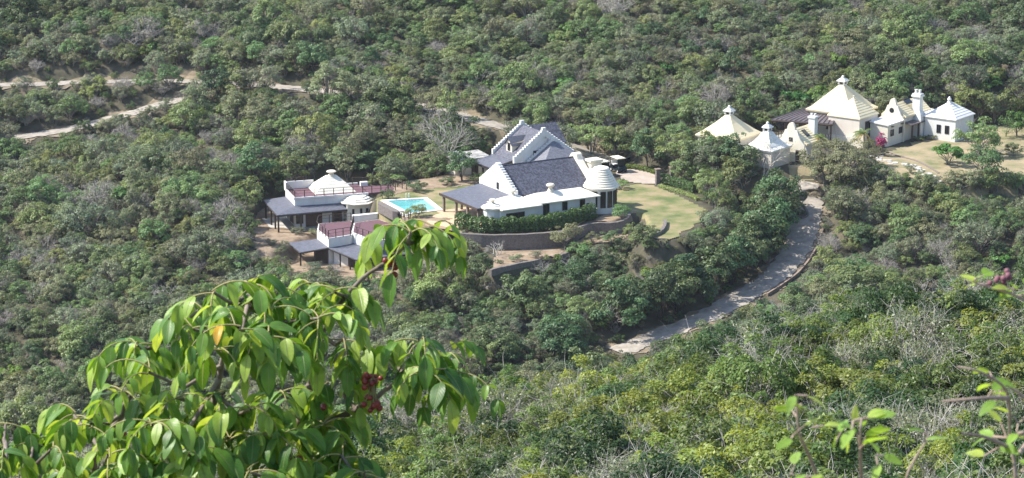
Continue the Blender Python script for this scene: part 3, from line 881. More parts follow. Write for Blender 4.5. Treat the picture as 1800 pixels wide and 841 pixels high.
for p, q in ((v1[0], v1[1]), (v1[1], v1[2]), (v2[0], c0), (c0, c3)):
    a.tube([(p[0], p[1], p[2] - .12), (q[0], q[1], q[2] - .12)], .09, None, 4)
a.build('veranda_beam', M['fascia'], R_)
for p in (v1[0], v1[1], [(a_ + b_) / 2 for a_, b_ in zip(v1[1], v1[2])], [(a_ + b_) / 2 for a_, b_ in zip(v1[0], v1[3])], c0,
          [a_ * .6 + b_ * .4 for a_, b_ in zip(v2[0], c0)], [a_ * .25 + b_ * .75 for a_, b_ in zip(v2[0], c0)], [(a_ + b_) / 2 for a_, b_ in zip(c0, c3)]):
    q = MB(); q.box(p[0] - .09, p[0] + .09, p[1] + .02, p[1] + .2, LG - .4, p[2] - .1); q.build('post', M['wood'], R_)
a = MB()   # room walls under the roof
w1 = [W(x_, y_, LG) for x_, y_ in [(577, 460), (655, 472)]]
base = [(b1[0][0] + .6, b1[0][1] + .1), (c0[0] + 1.2, c0[1] + 1.2), (c3[0], c3[1] + 1.3), (b2[2][0], b2[2][1]), (b2[0][0], b2[0][1])]
a.prism(base, LG - .5, RZ - .5); a.build('room_wall', M['white'], R_)
e0 = np.array(base[0]); e1_ = np.array(base[1]); L0 = np.linalg.norm(e1_ - e0); ang = atan2(*(e1_ - e0)[::-1])
FL = frame(e0[0], e0[1], LG, ang)
door(R_, FL, 'v', 0, L0 * .42, L0 * .42 + 1.0, 0, 2.0, M['wood']); 
e2 = np.array(base[2]); L1 = np.linalg.norm(e2 - e1_); FL2 = frame(e1_[0], e1_[1], LG, atan2(*(e2 - e1_)[::-1]))
door(R_, FL2, 'v', 0, .3, 2.1, 0, 2.0, M['wood']); window(R_, FL2, 'v', 0, 3.0, 4.2, .6, 1.9, lights=3, fmat=M['brown'])
a = MB(); a.prism(wp([(512, 472), (528, 480), (575, 474), (560, 462)], LG + .1), LG - .3, LG + .08); a.build('veranda_floor', M['patio'], R_)
a = MB(); a.prism(wp([(552, 462), (577, 466), (577, 462), (556, 458)], LG), LG - .3, LG + 2.0); a.build('screen_wall', M['wood'], R_)

# ------------------------------------------------------------------ rear house (dormer, crow steps, slate)
hx, hy, _ = W(907, 280, Z0 + 3.2)
FBk = frame(hx, hy, Z0, A30)
R_ = thing('house', 'rear house with slate roofs, small dormer and three white crow-stepped gables', 'house', FBk(0, 0, 0))
a = MB(FBk)
a.box(0, 8, 0, 5.4, -.5, 3.2)
a.extr([(0, 3.2), (4, 6.3), (8, 3.2)], 'v', -.02, .2); a.extr([(0, 3.2), (4, 6.3), (8, 3.2)], 'v', 5.2, 5.42)
a.box(4, 9.2, 3.2, 8.2, -.5, 3.0)
a.build('wall', M['white'], R_)
r = MB(FBk)
k = 3.1 / 4
r.slab([(-.3, 0.05, 3.2 - .3 * k), (4, .05, 6.3), (4, 5.35, 6.3), (-.3, 5.35, 3.2 - .3 * k)], .13)
r.slab([(8.3, .05, 3.2 - .3 * k), (8.3, 5.35, 3.2 - .3 * k), (4, 5.35, 6.301), (4, .05, 6.301)], .13)
r.slab([(4, 3.0, 3.9), (9.3, 3.0, 3.9), (9.3, 5.7, 6.05), (4, 5.7, 6.05)], .13)
r.slab([(9.3, 8.5, 3.0), (4, 8.5, 3.0), (4, 5.7, 6.051), (9.3, 5.7, 6.051)], .13)
r.build('roof', M['slate'], R_)
for v in (-.02, 5.4):
    a = MB(FBk)
    stepped(a, 'u', v - .2, v + .14, -.4, 3.15, 4, 6.4, 13, .26, .45); stepped(a, 'u', v - .2, v + .14, 8.4, 3.15, 4, 6.4, 13, .26, .45)
    a.box(3.75, 4.25, v - .21, v + .15, 6.3, 6.85)
    a.build('stepped_gable', M['white'], R_)
window(R_, FBk, 'v', -.02, 2.5, 3.1, 3.1, 4.0, lights=2); window(R_, FBk, 'v', -.02, 4.3, 4.9, 3.6, 4.4, lights=2)
# dormer
d = MB(FBk)
dv = 2.7
d.prism([(.55, dv - .75), (2.9, dv - .75), (2.9, dv + .75), (.55, dv + .75)], lambda u, v: 3.1 + u * k * .9, 4.75)
d.extr([(dv - .75, 4.75), (dv, 5.45), (dv + .75, 4.75)], 'u', .56, .75)
D = d.build('dormer', M['cream'], R_)
d = MB(FBk)
d.slab([(.35, dv - .95, 4.55), (3.3, dv - .95, 4.55), (3.3, dv, 5.55), (.35, dv, 5.55)], .09)
d.slab([(3.3, dv + .95, 4.55), (.35, dv + .95, 4.55), (.35, dv, 5.551), (3.3, dv, 5.551)], .09)
d.build('dormer_roof', M['slatedark'], D)
window(R_, FBk, 'u', .55, dv - .3, dv + .3, 3.75, 4.75, side=-1, lights=2)
# front wing, hipped towards the villa
r = MB(FBk)
ap = (5.26, -.25, 5.15)
r.add([ap, (1.3, -.25, 2.5), (1.1, -4.4, 2.2), (9.6, -4.4, 2.2), (9.3, -.25, 2.5), (1.3, -.25, 2.2), (9.3, -.25, 2.2)],
      [(0, 2, 3), (0, 1, 2), (0, 3, 4), (1, 5, 6, 4, 0), (1, 2, 5), (4, 6, 3), (5, 2, 3, 6)])
r.build('wing_roof', M['slatelight'], R_)
a = MB(FBk); a.box(1.4, 9.2, -4.1, -.2, -.5, 2.2); a.build('wing_wall', M['white'], R_)
a = MB(FBk)
stepped(a, 'u', -.42, -.22, 1.1, 2.35, 5.26, 5.2, 12, .26, .3); stepped(a, 'u', -.42, -.22, 9.4, 2.35, 5.26, 5.2, 12, .26, .3)
a.box(5.0, 5.5, -.43, -.21, 5.1, 5.6)
a.build('stepped_gable', M['white'], R_)
vr = MB(FBk); vr.slab([(-3.3, .6, 2.25), (-.0, .6, 3.0), (0, 5.3, 3.0), (-3.3, 5.3, 2.25)], .12); vr.build('veranda_roof', M['slatedark'], R_)
fa = MB(FBk); fa.box(-3.4, -3.3, .5, 5.4, 2.0, 2.27); fa.tube([(-3.3, .55, 2.12), (0, .55, 2.85)], .1, None, 4); fa.build('veranda_beam', M['fascia'], R_)
for u, v in ((-3.1, .8), (-3.1, 3.0), (-3.1, 5.0), (-1.6, .8)):
    p = MB(FBk); p.box(u - .1, u + .1, v - .1, v + .1, 0, 2.1); p.build('post', M['wood'], R_)
a = MB(FBk); a.box(-3.0, -1.7, 2.9, 3.1, 0, 2.2); a.build('screen_wall', M['cream'], R_)
door(R_, FBk, 'u', 0, 1.2, 2.6, .0, 2.2, M['wood']); window(R_, FBk, 'u', 0, 3.2, 4.6, .6, 2.1, side=-1, lights=3)
R_ = thing('outbuilding', 'low pale flat-roofed outbuilding beside the rear house, half hidden by a tree', 'outbuilding', FBk(-2, 9, 0))
a = MB(FBk); a.box(-4.6, .4, 7.6, 10.6, -.5, 2.0); a.build('wall', M['cream'], R_)
a = MB(FBk); a.slab([(-4.8, 7.4, 2.1), (.6, 7.4, 2.1), (.6, 10.8, 2.35), (-4.8, 10.8, 2.35)], .15); a.build('roof', M['concrete'], R_)
a = MB(FBk); a.box(-4.4, -3.8, 8.0, 8.6, 2.0, 2.9); a.box(-4.5, -3.7, 7.9, 8.7, 2.9, 3.05); a.build('chimney', M['white'], R_)
door(R_, FBk, 'v', 7.6, -2.2, -1.2, 0, 1.85, M['wood'])

# ------------------------------------------------------------------ compound at the right
RG = -68.0
A37 = radians(-37)
def FR(px, py, z): 
    x, y, _ = W(px, py, RG + z)
    return frame(x, y, RG, A37)
def gable_curve(hw, z0, z1):
    """outline of a curved (shoulder and half-round) gable, half width hw"""
    H = z1 - z0
    pts = [(-hw, z0), (-hw, z0 + .12 * H), (-hw * .88, z0 + .2 * H), (-hw * .72, z0 + .32 * H), (-hw * .55, z0 + .52 * H), (-hw * .45, z0 + .68 * H), (-hw * .36, z0 + .70 * H)]
    for i in range(0, 9):
        a = pi - pi * i / 8
        pts.append((hw * .3 * cos(a), z0 + .72 * H + .28 * H * sin(a)))
    pts += [(-p[0], p[1]) for p in pts[6::-1]]
    return pts
# great hall
x, y, _ = W(1480, 190, RG + 3.7)
F1 = frame(x, y, RG, A37)
R_ = thing('great_hall', 'large hall with tall yellow pyramid roof, timber porch and stepped front block, far right', 'house', F1(0, 0, 0))
H_ = 3.4
a = MB(F1); a.box(-H_ + .3, H_ - .3, -H_ + .3, H_ - .3, -.5, 3.6); a.build('wall', M['cream'], R_)
a = MB(F1)
n = 1
a.loft([[(-s_, -s_, z_), (s_, -s_, z_), (s_, s_, z_), (-s_, s_, z_)] for s_, z_ in ((H_ + .05, 3.5), (H_ + .1, 3.72), (2.9, 4.12), (2.86, 4.18), (.42, 6.75))])
a.build('pyramid_roof', M['yellowroof'], R_)
lantern(R_, F1, 0, 0, 6.8, .62)
F2 = FR(1511, 210, 3.75)
a = MB(F2); a.box(-4.6, 0, 0, 4.8, -.5, 3.75); a.build('block_wall', M['pinkwall'], R_)
a = MB(F2); a.hip(-4.75, .12, -.12, 4.95, 3.8, 5.9, 2.35, 8, .035); a.build('stepped_roof', M['yellowroof'], R_)
urn(R_, F2, -2.3, 2.4, 5.9, .12, .3)
window(R_, F2, 'u', 0, 1.5, 3.0, 2.1, 3.2, side=1, lights=2, fmat=M['brown']); window(R_, F2, 'u', 0, 2.2, 2.9, .3, 1.5, side=1, lights=1); window(R_, F2, 'u', 0, 3.4, 4.1, .3, 1.5, side=1, lights=1)
# timber porch roof
pg = [W(1356, 210, RG + 3.0), W(1427, 186, RG + 3.3), W(1470, 199, RG + 3.3), W(1464, 218, RG + 3.0)]
a = MB(); a.slab(pg, .12)
P = [np.array(q) for q in pg]
nb = 13
for i in range(nb + 1):
    t = i / nb
    s0 = P[0] + (P[3] - P[0]) * t; s1 = P[1] + (P[2] - P[1]) * t
    a.tube([tuple(s0 + (0, 0, .05)), tuple(s1 + (0, 0, .05))], .06, None, 4)
a.build('porch_roof', M['pergola'], R_)
a = MB()
a.tube([tuple(P[0] + (0, 0, -.2)), tuple(P[3] + (0, 0, -.2))], .1, None, 4); a.tube([tuple(P[0] + (0, 0, -.2)), tuple(P[1] + (0, 0, -.2))], .1, None, 4)
a.build('porch_beam', M['wood'], R_)
for t, s_ in ((0.02, 0), (.25, 0), (.5, 0), (.75, 0), (.97, 0), (0, .35), (0, .7), (0, .98)):
    q = P[0] + (P[3] - P[0]) * t + (P[1] - P[0]) * s_
    p = MB(); p.box(q[0] - .1, q[0] + .1, q[1] - .1, q[1] + .1, RG, q[2] - .2); p.build('post', M['wood'], R_)
q0, q1 = P[0] + (.3, -.1, 0), P[3] + (-.2, -.1, 0)
railing(R_, [(q0[0], q0[1], RG + .6), (q1[0], q1[1], RG + .6)], 1.0, .35)
a = MB(); a.slab([tuple(q * (1, 1, 0) + (0, 0, RG + .6)) for q in P], .9); a.build('porch_floor', M['concrete'], R_)
# low curved garden wall and small lattice roof in front of the block
F2b = FR(1460, 232, 1.7)
a = MB(F2b); a.slab([(-1.2, .8, 1.9), (3.4, .8, 1.7), (3.2, 3.0, 2.1), (-1.0, 3.2, 2.3)], .1)
for i in range(12): a.box(-1 + i * .36, -.9 + i * .36, .6, 3.1, 2.0, 2.2)
a.build('lattice_roof', M['pergola'], R_)
a = MB(F2b); a.extr([(-2.0, -.5), (-2.0, 1.2), (.0, 1.3), (2.0, 1.25), (3.2, 1.5), (3.7, 2.0), (4.2, 2.2), (4.7, 2.0), (4.9, 1.5), (4.9, -.5)], 'v', .1, .4); a.build('garden_wall', M['cream'], R_)
# east wing
R_ = thing('east_wing', 'low white wing with tall white chimney, curved gable and stepped cream roof', 'house wing', FR(1561, 220, 2.9)(0, 0, 0))
F3 = FR(1561, 220, 2.9)
a = MB(F3); a.box(-2.6, 0, 0, 4.7, -.5, 2.85); a.build('wall', M['cream'], R_)
a = MB(F3); a.slab([(-2.8, -.15, 3.12), (.15, -.15, 2.92), (.15, 4.9, 2.92), (-2.8, 4.9, 3.12)], .16); a.build('flat_roof', M['whiteroof'], R_)
for v in (1.15, 3.4): window(R_, F3, 'u', 0, v - .45, v + .45, 1.25, 2.1, side=1, lights=2)
a = MB(F3)
for v in (1.1, 3.6): a.box(0, .25, v - .2, v + .2, 2.45, 2.55)
a.build('roof_spout', M['brown'], R_)
G3 = FR(1551, 197, 3.6)
a = MB(G3)
prof = [(u + 1.55, z) for u, z in gable_curve(1.75, 2.6, 5.6)]
a.extr(prof + [(3.3, 0), (-.2, 0)], 'v', -.15, .2); a.build('curved_gable', M['cream'], R_, bevel=.03)
a = MB(G3); a.lathe(0, 0, [(.36, -.03), (.36, .0)], 20)
rw = MB(lambda u, v, q: G3(1.45 + u, -.15 - q, 4.0 + v)); rw.lathe(0, 0, [(.34, 0), (.34, .03), (.30, .04)], 20)
rwo = rw.build('round_window', M['glass'], R_)
a = MB(G3); a.box(0, 3.1, 0, 7.0, -.5, 3.4); a.extr([(0, 3.4), (1.55, 4.75), (3.1, 3.4)], 'v', 6.8, 7.0); a.build('wall', M['cream'], R_)
def step_slope(mb, u0, u1, v0, v1, z0, z1, n, lip=.03):
    for i in range(n):
        a0 = u0 + (u1 - u0) * i / n; a1 = u0 + (u1 - u0) * (i + 1) / n; q0 = z0 + (z1 - z0) * i / n; q1 = z0 + (z1 - z0) * (i + 1) / n
        mb.add([(a0, v0, q0 - .2), (a0, v1, q0 - .2), (a0, v0, q0 + lip), (a0, v1, q0 + lip), (a1, v0, q1), (a1, v1, q1), (a1, v0, q1 - .2), (a1, v1, q1 - .2)],
               [(0, 1, 3, 2), (2, 3, 5, 4), (6, 7, 1, 0), (0, 2, 4, 6), (1, 7, 5, 3), (4, 5, 7, 6)])
a = MB(G3); step_slope(a, 3.35, 1.55, .2, 7.1, 3.3, 4.85, 7); step_slope(a, -.25, 1.55, .2, 7.1, 3.3, 4.85, 7)
a.build('stepped_roof', M['yellowroof'], R_)
a = MB(G3); a.slab([(2.3, 2.4, 4.55), (1.75, 2.4, 4.98), (1.75, 4.0, 4.98), (2.3, 4.0, 4.55)], .08); a.build('roof_panel', M['glass'], R_)
C3 = FR(1612, 208, 2.6)
a = MB(C3)
a.loft([[(-s_, -s_ * .8, z_), (s_, -s_ * .8, z_), (s_, s_ * .8, z_), (-s_, s_ * .8, z_)] for s_, z_ in ((.95, -.3), (.95, 2.6), (.8, 3.3), (.55, 3.7), (.52, 5.5))])
a.box(-.68, .68, -.58, .58, 5.5, 5.72); a.box(-.6, .6, -.5, .5, 5.72, 5.9)
CH = a.build('chimney', M['white'], R_)
for u in (-.28, .28):
    p = MB(C3); p.lathe(u, 0, [(.18, 5.85), (.16, 6.3), (.22, 6.36), (.2, 6.42)], 10); p.build('chimney_pot', M['white'], CH)
P3 = FR(1601, 219.5, 2.3)
a = MB(P3); a.slab([(-2.0, -.2, 2.65), (.3, -.2, 2.35), (.5, 3.8, 2.35), (-2.0, 4.0, 2.65)], .12); a.build('porch_roof', M['pergola'], R_)
for u, v in ((.2, .1), (.25, 1.7), (.35, 3.5)):
    p = MB(P3); p.box(u - .09, u + .09, v - .09, v + .09, -.3, 2.25); p.build('post', M['wood'], R_)
a = MB(P3); a.box(-3.0, -1.6, -.4, 4.4, -.5, 2.5); a.build('porch_wall', M['cream'], R_)
door(R_, P3, 'u', -1.6, .4, 1.6, 0, 2.1, M['wood'], side=1); door(R_, P3, 'u', -1.6, 2.4, 3.4, 0, 2.1, M['wood'], side=1)
# east pavilion
F5 = FR(1680, 211.4, 3.0)
R_ = thing('pavilion', 'small white pavilion with stepped bluish white pyramid roof at the far right end', 'pavilion', F5(0, 0, 0))
a = MB(F5); a.box(-4.5, 0, 0, 5.1, -.5, 3.0); a.build('wall', M['white'], R_)
a = MB(F5); a.hip(-4.7, .15, -.15, 5.3, 3.05, 4.75, 2.4, 7, .035); a.build('stepped_roof', M['whiteroof'], R_)
a = MB(F5)
a.lathe(-2.3, 2.5, [(.35, 4.6), (.2, 4.9), (.3, 5.1), (.12, 5.4), (.02, 5.5)], 10); a.build('finial', M['white'], R_)
for u in (-2.4, -1.2): window(R_, F5, 'v', 0, u - .3, u + .3, 1.0, 2.1, lights=2)
a = MB(F5); a.box(-6.6, -4.5, 1.0, 4.0, -.5, 2.9); a.slab([(-6.7, .9, 3.3), (-4.5, .9, 3.1), (-4.5, 4.1, 3.1), (-6.7, 4.1, 3.3)], .15); a.build('link_wall', M['white'], R_)
# gabled cottage
F6 = FR(1413, 253, 2.5)
R_ = thing('gabled_cottage', 'cream cottage with curved white gable and square window behind the palm', 'cottage', F6(0, 0, 0))
a = MB(F6); a.box(-3.7, 0, 0.2, 4.2, -.8, 2.5); a.extr([(-3.7, 2.5), (-1.85, 4.0), (0, 2.5)], 'v', 3.9, 4.2); a.build('wall', M['pinkwall'], R_)
a = MB(F6); a.extr([(u - 1.85, z) for u, z in gable_curve(2.0, 1.9, 5.0)] + [(.15, -.8), (-3.85, -.8)], 'v', -.1, .25); a.build('curved_gable', M['cream'], R_, bevel=.03)
window(R_, F6, 'v', -.1, -2.1, -1.6, 2.6, 3.1, lights=2)
a = MB(F6); step_slope(a, .3, -1.85, .25, 4.3, 2.4, 4.1, 8, .04); step_slope(a, -4.0, -1.85, .25, 4.3, 2.4, 4.1, 8, .04); a.build('stepped_roof', M['yellowroof'], R_)
a = MB(F6); a.slab([(-.45, 1.5, 3.16), (-1.3, 1.5, 3.85), (-1.3, 2.3, 3.85), (-.45, 2.3, 3.16)], .08); a.build('roof_panel', M['glass'], R_)  # thin dark glassy slab laid on the right-hand roof slope
a = MB(F6); a.box(-1.4, -.5, 3.4, 4.2, 2.5, 5.1); a.box(-1.5, -.4, 3.3, 4.3, 5.1, 5.3)
CH = a.build('chimney', M['white'], R_)
for u in (-1.2, -.7):
    p = MB(F6); p.lathe(u, 3.8, [(.14, 5.25), (.13, 5.6), (.18, 5.66)], 8); p.build('chimney_pot', M['white'], CH)
a = MB(F6); a.extr([(.25, -.8), (.25, 2.2), (.5, 1.6), (.9, .7), (1.5, -.8)], 'v', -.1, .15); a.build('buttress', M['cream'], R_)
door(R_, F6, 'v', -.1, -1.1, -.25, -.6, 1.6, M['wood'])
# white vented pavilion
F7 = FR(1356, 267, 2.2)
R_ = thing('pavilion', 'square white pavilion with concave roof and white roof vent, half hidden by trees', 'pavilion', F7(0, 0, 0))
a = MB(F7); a.box(-4.0, 0, 0, 4.5, -.8, 2.1); a.build('wall', M['pinkwall'], R_)
a = MB(F7)
c_ = (-2.0, 2.25)
a.loft([[(c_[0] - s_, c_[1] - s_ * 1.1, z_), (c_[0] + s_, c_[1] - s_ * 1.1, z_), (c_[0] + s_, c_[1] + s_ * 1.1, z_), (c_[0] - s_, c_[1] + s_ * 1.1, z_)]
        for s_, z_ in ((2.15, 2.0), (2.25, 2.28), (1.75, 2.5), (1.65, 2.62), (1.2, 3.0), (1.1, 3.15), (.8, 3.55), (.5, 4.1))])
a.build('roof', M['whiteroof'], R_)
lantern(R_, F7, c_[0], c_[1], 4.15, .55)
# west cottage
x, y, _ = W(1281, 235, RG + 3.0)
F8 = frame(x, y, RG, A37)
R_ = thing('pyramid_cottage', 'cream cottage with plain pyramid roof and vent, leftmost of the right-hand compound', 'cottage', F8(0, 0, 0))
a = MB(F8); a.box(-2.8, 2.8, -2.8, 2.8, -.8, 2.9); a.build('wall', M['cream'], R_)
a = MB(F8); a.loft([[(-s_, -s_, z_), (s_, -s_, z_), (s_, s_, z_), (-s_, s_, z_)] for s_, z_ in ((3.05, 2.8), (3.1, 3.0), (2.4, 3.5), (1.2, 4.55), (.38, 5.4))]); a.build('pyramid_roof', M['yellowroof'], R_)
lantern(R_, F8, 0, 0, 5.4, .58)
window(R_, F8, 'u', 2.8, -1.2, -.4, 1.0, 2.0, side=1); window(R_, F8, 'v', -2.8, -.4, .4, 1.0, 2.0)

# garden path of pale slabs
pp = catmull([W(a_, b_, RG) for a_, b_ in [(1536, 274), (1552, 283), (1585, 291), (1622, 302), (1645, 318), (1668, 326)]], 7)
a = MB(); rr = random.Random(4)
for i, p in enumerate(pp[::1]):
    s_ = rr.uniform(.30, .5); an_ = rr.uniform(0, 3)
    zz = hs(p[0], p[1])
    q = (p[0] + rr.uniform(-.7, .7), p[1] + rr.uniform(-.8, .8))
    a.prism([(q[0] + s_ * 1.2 * cos(an_ + j * pi / 3) * rr.uniform(.8, 1.1), q[1] + s_ * sin(an_ + j * pi / 3)) for j in range(6)], zz - .1, zz + .1 + .004 * (i % 5))
o = a.build('garden_path', M['concrete']); tag(o, kind='structure')
pk = catmull([W(a_, b_, RG) for a_, b_ in [(1560, 268), (1580, 276), (1610, 284), (1634, 296), (1650, 306)]], 6)
o = strip_wall('path_edging', pk, .3, lambda p: hs(p[0], p[1]) + .14, lambda p: hs(p[0], p[1]) - .4, M['post']); tag(o, kind='structure')

# ------------------------------------------------------------------ gate, carts
def pillar(px, py, hh, label):
    x, y, z = hit(px, py)
    R_ = thing('gate_pillar', label, 'gate pillar', (x, y, z), .3, 'stone pillars at the driveway gate')
    OFF[R_.name] = (0, 0, 0)
    a = MB(); a.box(-.27, .27, -.27, .27, -.4, hh); a.build('pillar_shaft', M['stone'], R_, bevel=.02)
    a = MB(); a.box(-.36, .36, -.36, .36, hh, hh + .12); a.build('pillar_cap', M['kerb'], R_, bevel=.02)
pillar(1156, 325, 1.95, 'stone gate pillar at the near corner of the gravel drive, left end of the hedge')
pillar(1181, 311, 1.2, 'stone gate pillar standing farther back behind the driveway hedge')

def cart(x, y, z, rot, label):
    R_ = thing('golf_cart', label, 'golf cart', (x, y, z), rot, 'golf carts parked on the drive')
    OFF[R_.name] = (0, 0, 0)
    D = M['cartbody']
    a = MB()      # u forward (to +x), seats face +x
    a.extr([(-1.15, .35), (-1.2, .8), (-.95, .86), (-.55, .84), (-.5, .42), (.35, .38), (.55, .75), (.8, .88), (1.15, .72), (1.25, .38), (1.1, .25), (-1.0, .25)], 'v', -.58, .58)
    a.build('body', D, R_, bevel=.03)
    a = MB(); a.box(-.75, -.25, -.5, .5, .84, .96); a.add([(-.85, -.5, .95), (-.85, .5, .95), (-.72, .5, .95), (-.72, -.5, .95), (-.98, -.5, 1.35), (-.98, .5, 1.35), (-.88, .5, 1.35), (-.88, -.5, 1.35)], [(0, 1, 2, 3), (4, 5, 6, 7), (0, 1, 5, 4), (1, 2, 6, 5), (2, 3, 7, 6), (3, 0, 4, 7)])
    a.build('seat', M['white'], R_)
    a = MB(); a.lathe(0, 0, [(.02, 0)], 3) if False else None
    a.box(-1.15, .85, -.62, .62, 1.78, 1.86); a.box(-1.05, .75, -.55, .55, 1.86, 1.90); a.build('canopy', M['cream'], R_, bevel=.03)
    for v in (-.55, .55):
        a = MB(); a.tube([(.85, v, .8), (.65, v, 1.8)], .03, None, 5); a.build('canopy_post', M['fascia'], R_)
        a = MB(); a.tube([(-1.1, v, .8), (-1.05, v, 1.8)], .03, None, 5); a.build('canopy_post', M['fascia'], R_)
    a = MB(); a.slab([(.84, -.52, .85), (.84, .52, .85), (.68, .52, 1.7), (.68, -.52, 1.7)], .02); a.build('windscreen', M['glass'], R_)
    a = MB(); a.tube([(.55, .25, .8), (.3, .25, 1.15)], .02, None, 5); a.tube([(.3 + .05 * cos(t * pi / 5), .25 + .17 * sin(t * pi / 5), 1.15 + .13 * cos(t * pi / 5)) for t in range(11)], .018, None, 5); a.build('steering_wheel', M['fascia'], R_)
    for u in (-.8, .85):
        for v in (-.56, .56):
            wv_ = MB(lambda p, q, s_, u=u, v=v: (u + p, v + s_, .23 + q)); wv_.lathe(0, 0, [(.12, -.09), (.2, -.1), (.23, -.07), (.23, .07), (.2, .1), (.12, .09)], 16)
            wo = wv_.build('wheel', M['tyre'], R_)
            wv_ = MB(lambda p, q, s_, u=u, v=v: (u + p, v + s_, .23 + q)); wv_.lathe(0, 0, [(.12, -.105), (.12, .105)], 12); wv_.build('rim', M['white'], wo)
M['cartbody'] = mat('dark_green_paint', (.012, .022, .03), .25, spec=.6)
M['tyre'] = mat('tyre', (.02, .02, .02), .8)
x, y, z = hit(1087, 303); cart(x, y, z + .1, radians(-62), 'dark golf cart with cream canopy parked at the top of the gravel drive')
x, y, z = hit(1059, 309); cart(x, y, z + .1, radians(-58), 'golf cart mostly hidden behind the round tower roof')

# ================================================================== vegetation
M['lf_mid'] = leafmat('leaf_mid_green', (.085, .145, .048), (.21, .295, .11))
M['lf_dark'] = leafmat('leaf_dark_green', (.046, .090, .034), (.12, .18, .07), .2)
M['lf_olive'] = leafmat('leaf_olive', (.115, .145, .068), (.245, .28, .145))
M['lf_grey'] = leafmat('leaf_grey_green', (.110, .145, .080), (.24, .28, .16), .25)
M['lf_pale'] = leafmat('leaf_pale_green', (.135, .20, .065), (.25, .325, .12), .35)
M['lf_bright'] = leafmat('leaf_bright_green', (.07, .16, .030), (.13, .25, .055), .35)
M['lf_dry'] = leafmat('leaf_dry_brown', (.17, .155, .13), (.30, .28, .24), .2)
M['lf_hedge'] = leafmat('leaf_hedge', (.035, .095, .022), (.16, .27, .08), .25, .4, .01)
M['lf_pink'] = leafmat('bract_magenta', (.28, .02, .08), (.48, .06, .18), .2, .6, .01)
M['lf_palm'] = leafmat('leaf_palm', (.10, .17, .035), (.20, .27, .07), .3, .4, .01)
M['lf_yel'] = leafmat('frond_yellowing', (.45, .36, .10), (.62, .50, .18), .3, .6, .01)

def tube_np(pts, rads, sides=4):
    P = np.array(pts, float); n = len(P)
    T = np.gradient(P, axis=0); T /= np.linalg.norm(T, axis=1)[:, None] + 1e-9
    ref = np.array([.31, .22, .92])
    A = np.cross(T, ref); A /= np.linalg.norm(A, axis=1)[:, None] + 1e-9
    B = np.cross(T, A)
    ang = np.arange(sides) * 2 * pi / sides
    R = np.array(rads)[:, None, None]
    V = P[:, None, :] + R * (np.cos(ang)[None, :, None] * A[:, None, :] + np.sin(ang)[None, :, None] * B[:, None, :])
    V = V.reshape(-1, 3)
    F = []
    for i in range(n - 1):
        for k in range(sides):
            F.append((i * sides + k, i * sides + (k + 1) % sides, (i + 1) * sides + (k + 1) % sides, (i + 1) * sides + k))
    return V, np.array(F, int)
class NB:
    def __init__(s): s.V, s.F, s.n = [], [], 0
    def add(s, V, F):
        s.V.append(V); s.F.append(np.asarray(F) + s.n); s.n += len(V)
    def out(s): return np.concatenate(s.V), np.concatenate(s.F)
def leaves_np(rng, P, N, size, asp=.5, jitter=.35):
    """one diamond-shaped leaf face per point P with normal about N"""
    n = len(P)
    N = N + rng.normal(0, jitter, (n, 3)); N /= np.linalg.norm(N, axis=1)[:, None] + 1e-9
    R = rng.normal(0, 1, (n, 3)); R[:, 2] -= .4
    T = R - (R * N).sum(1)[:, None] * N; T /= np.linalg.norm(T, axis=1)[:, None] + 1e-9
    B = np.cross(N, T)
    s = size * rng.uniform(.6, 1.35, n)[:, None]
    V = np.stack([P - T * s, P - B * s * asp + T * s * .1, P + T * s, P + B * s * asp + T * s * .1], 1).reshape(-1, 3)
    F = np.arange(n * 4).reshape(n, 4)
    return V, F
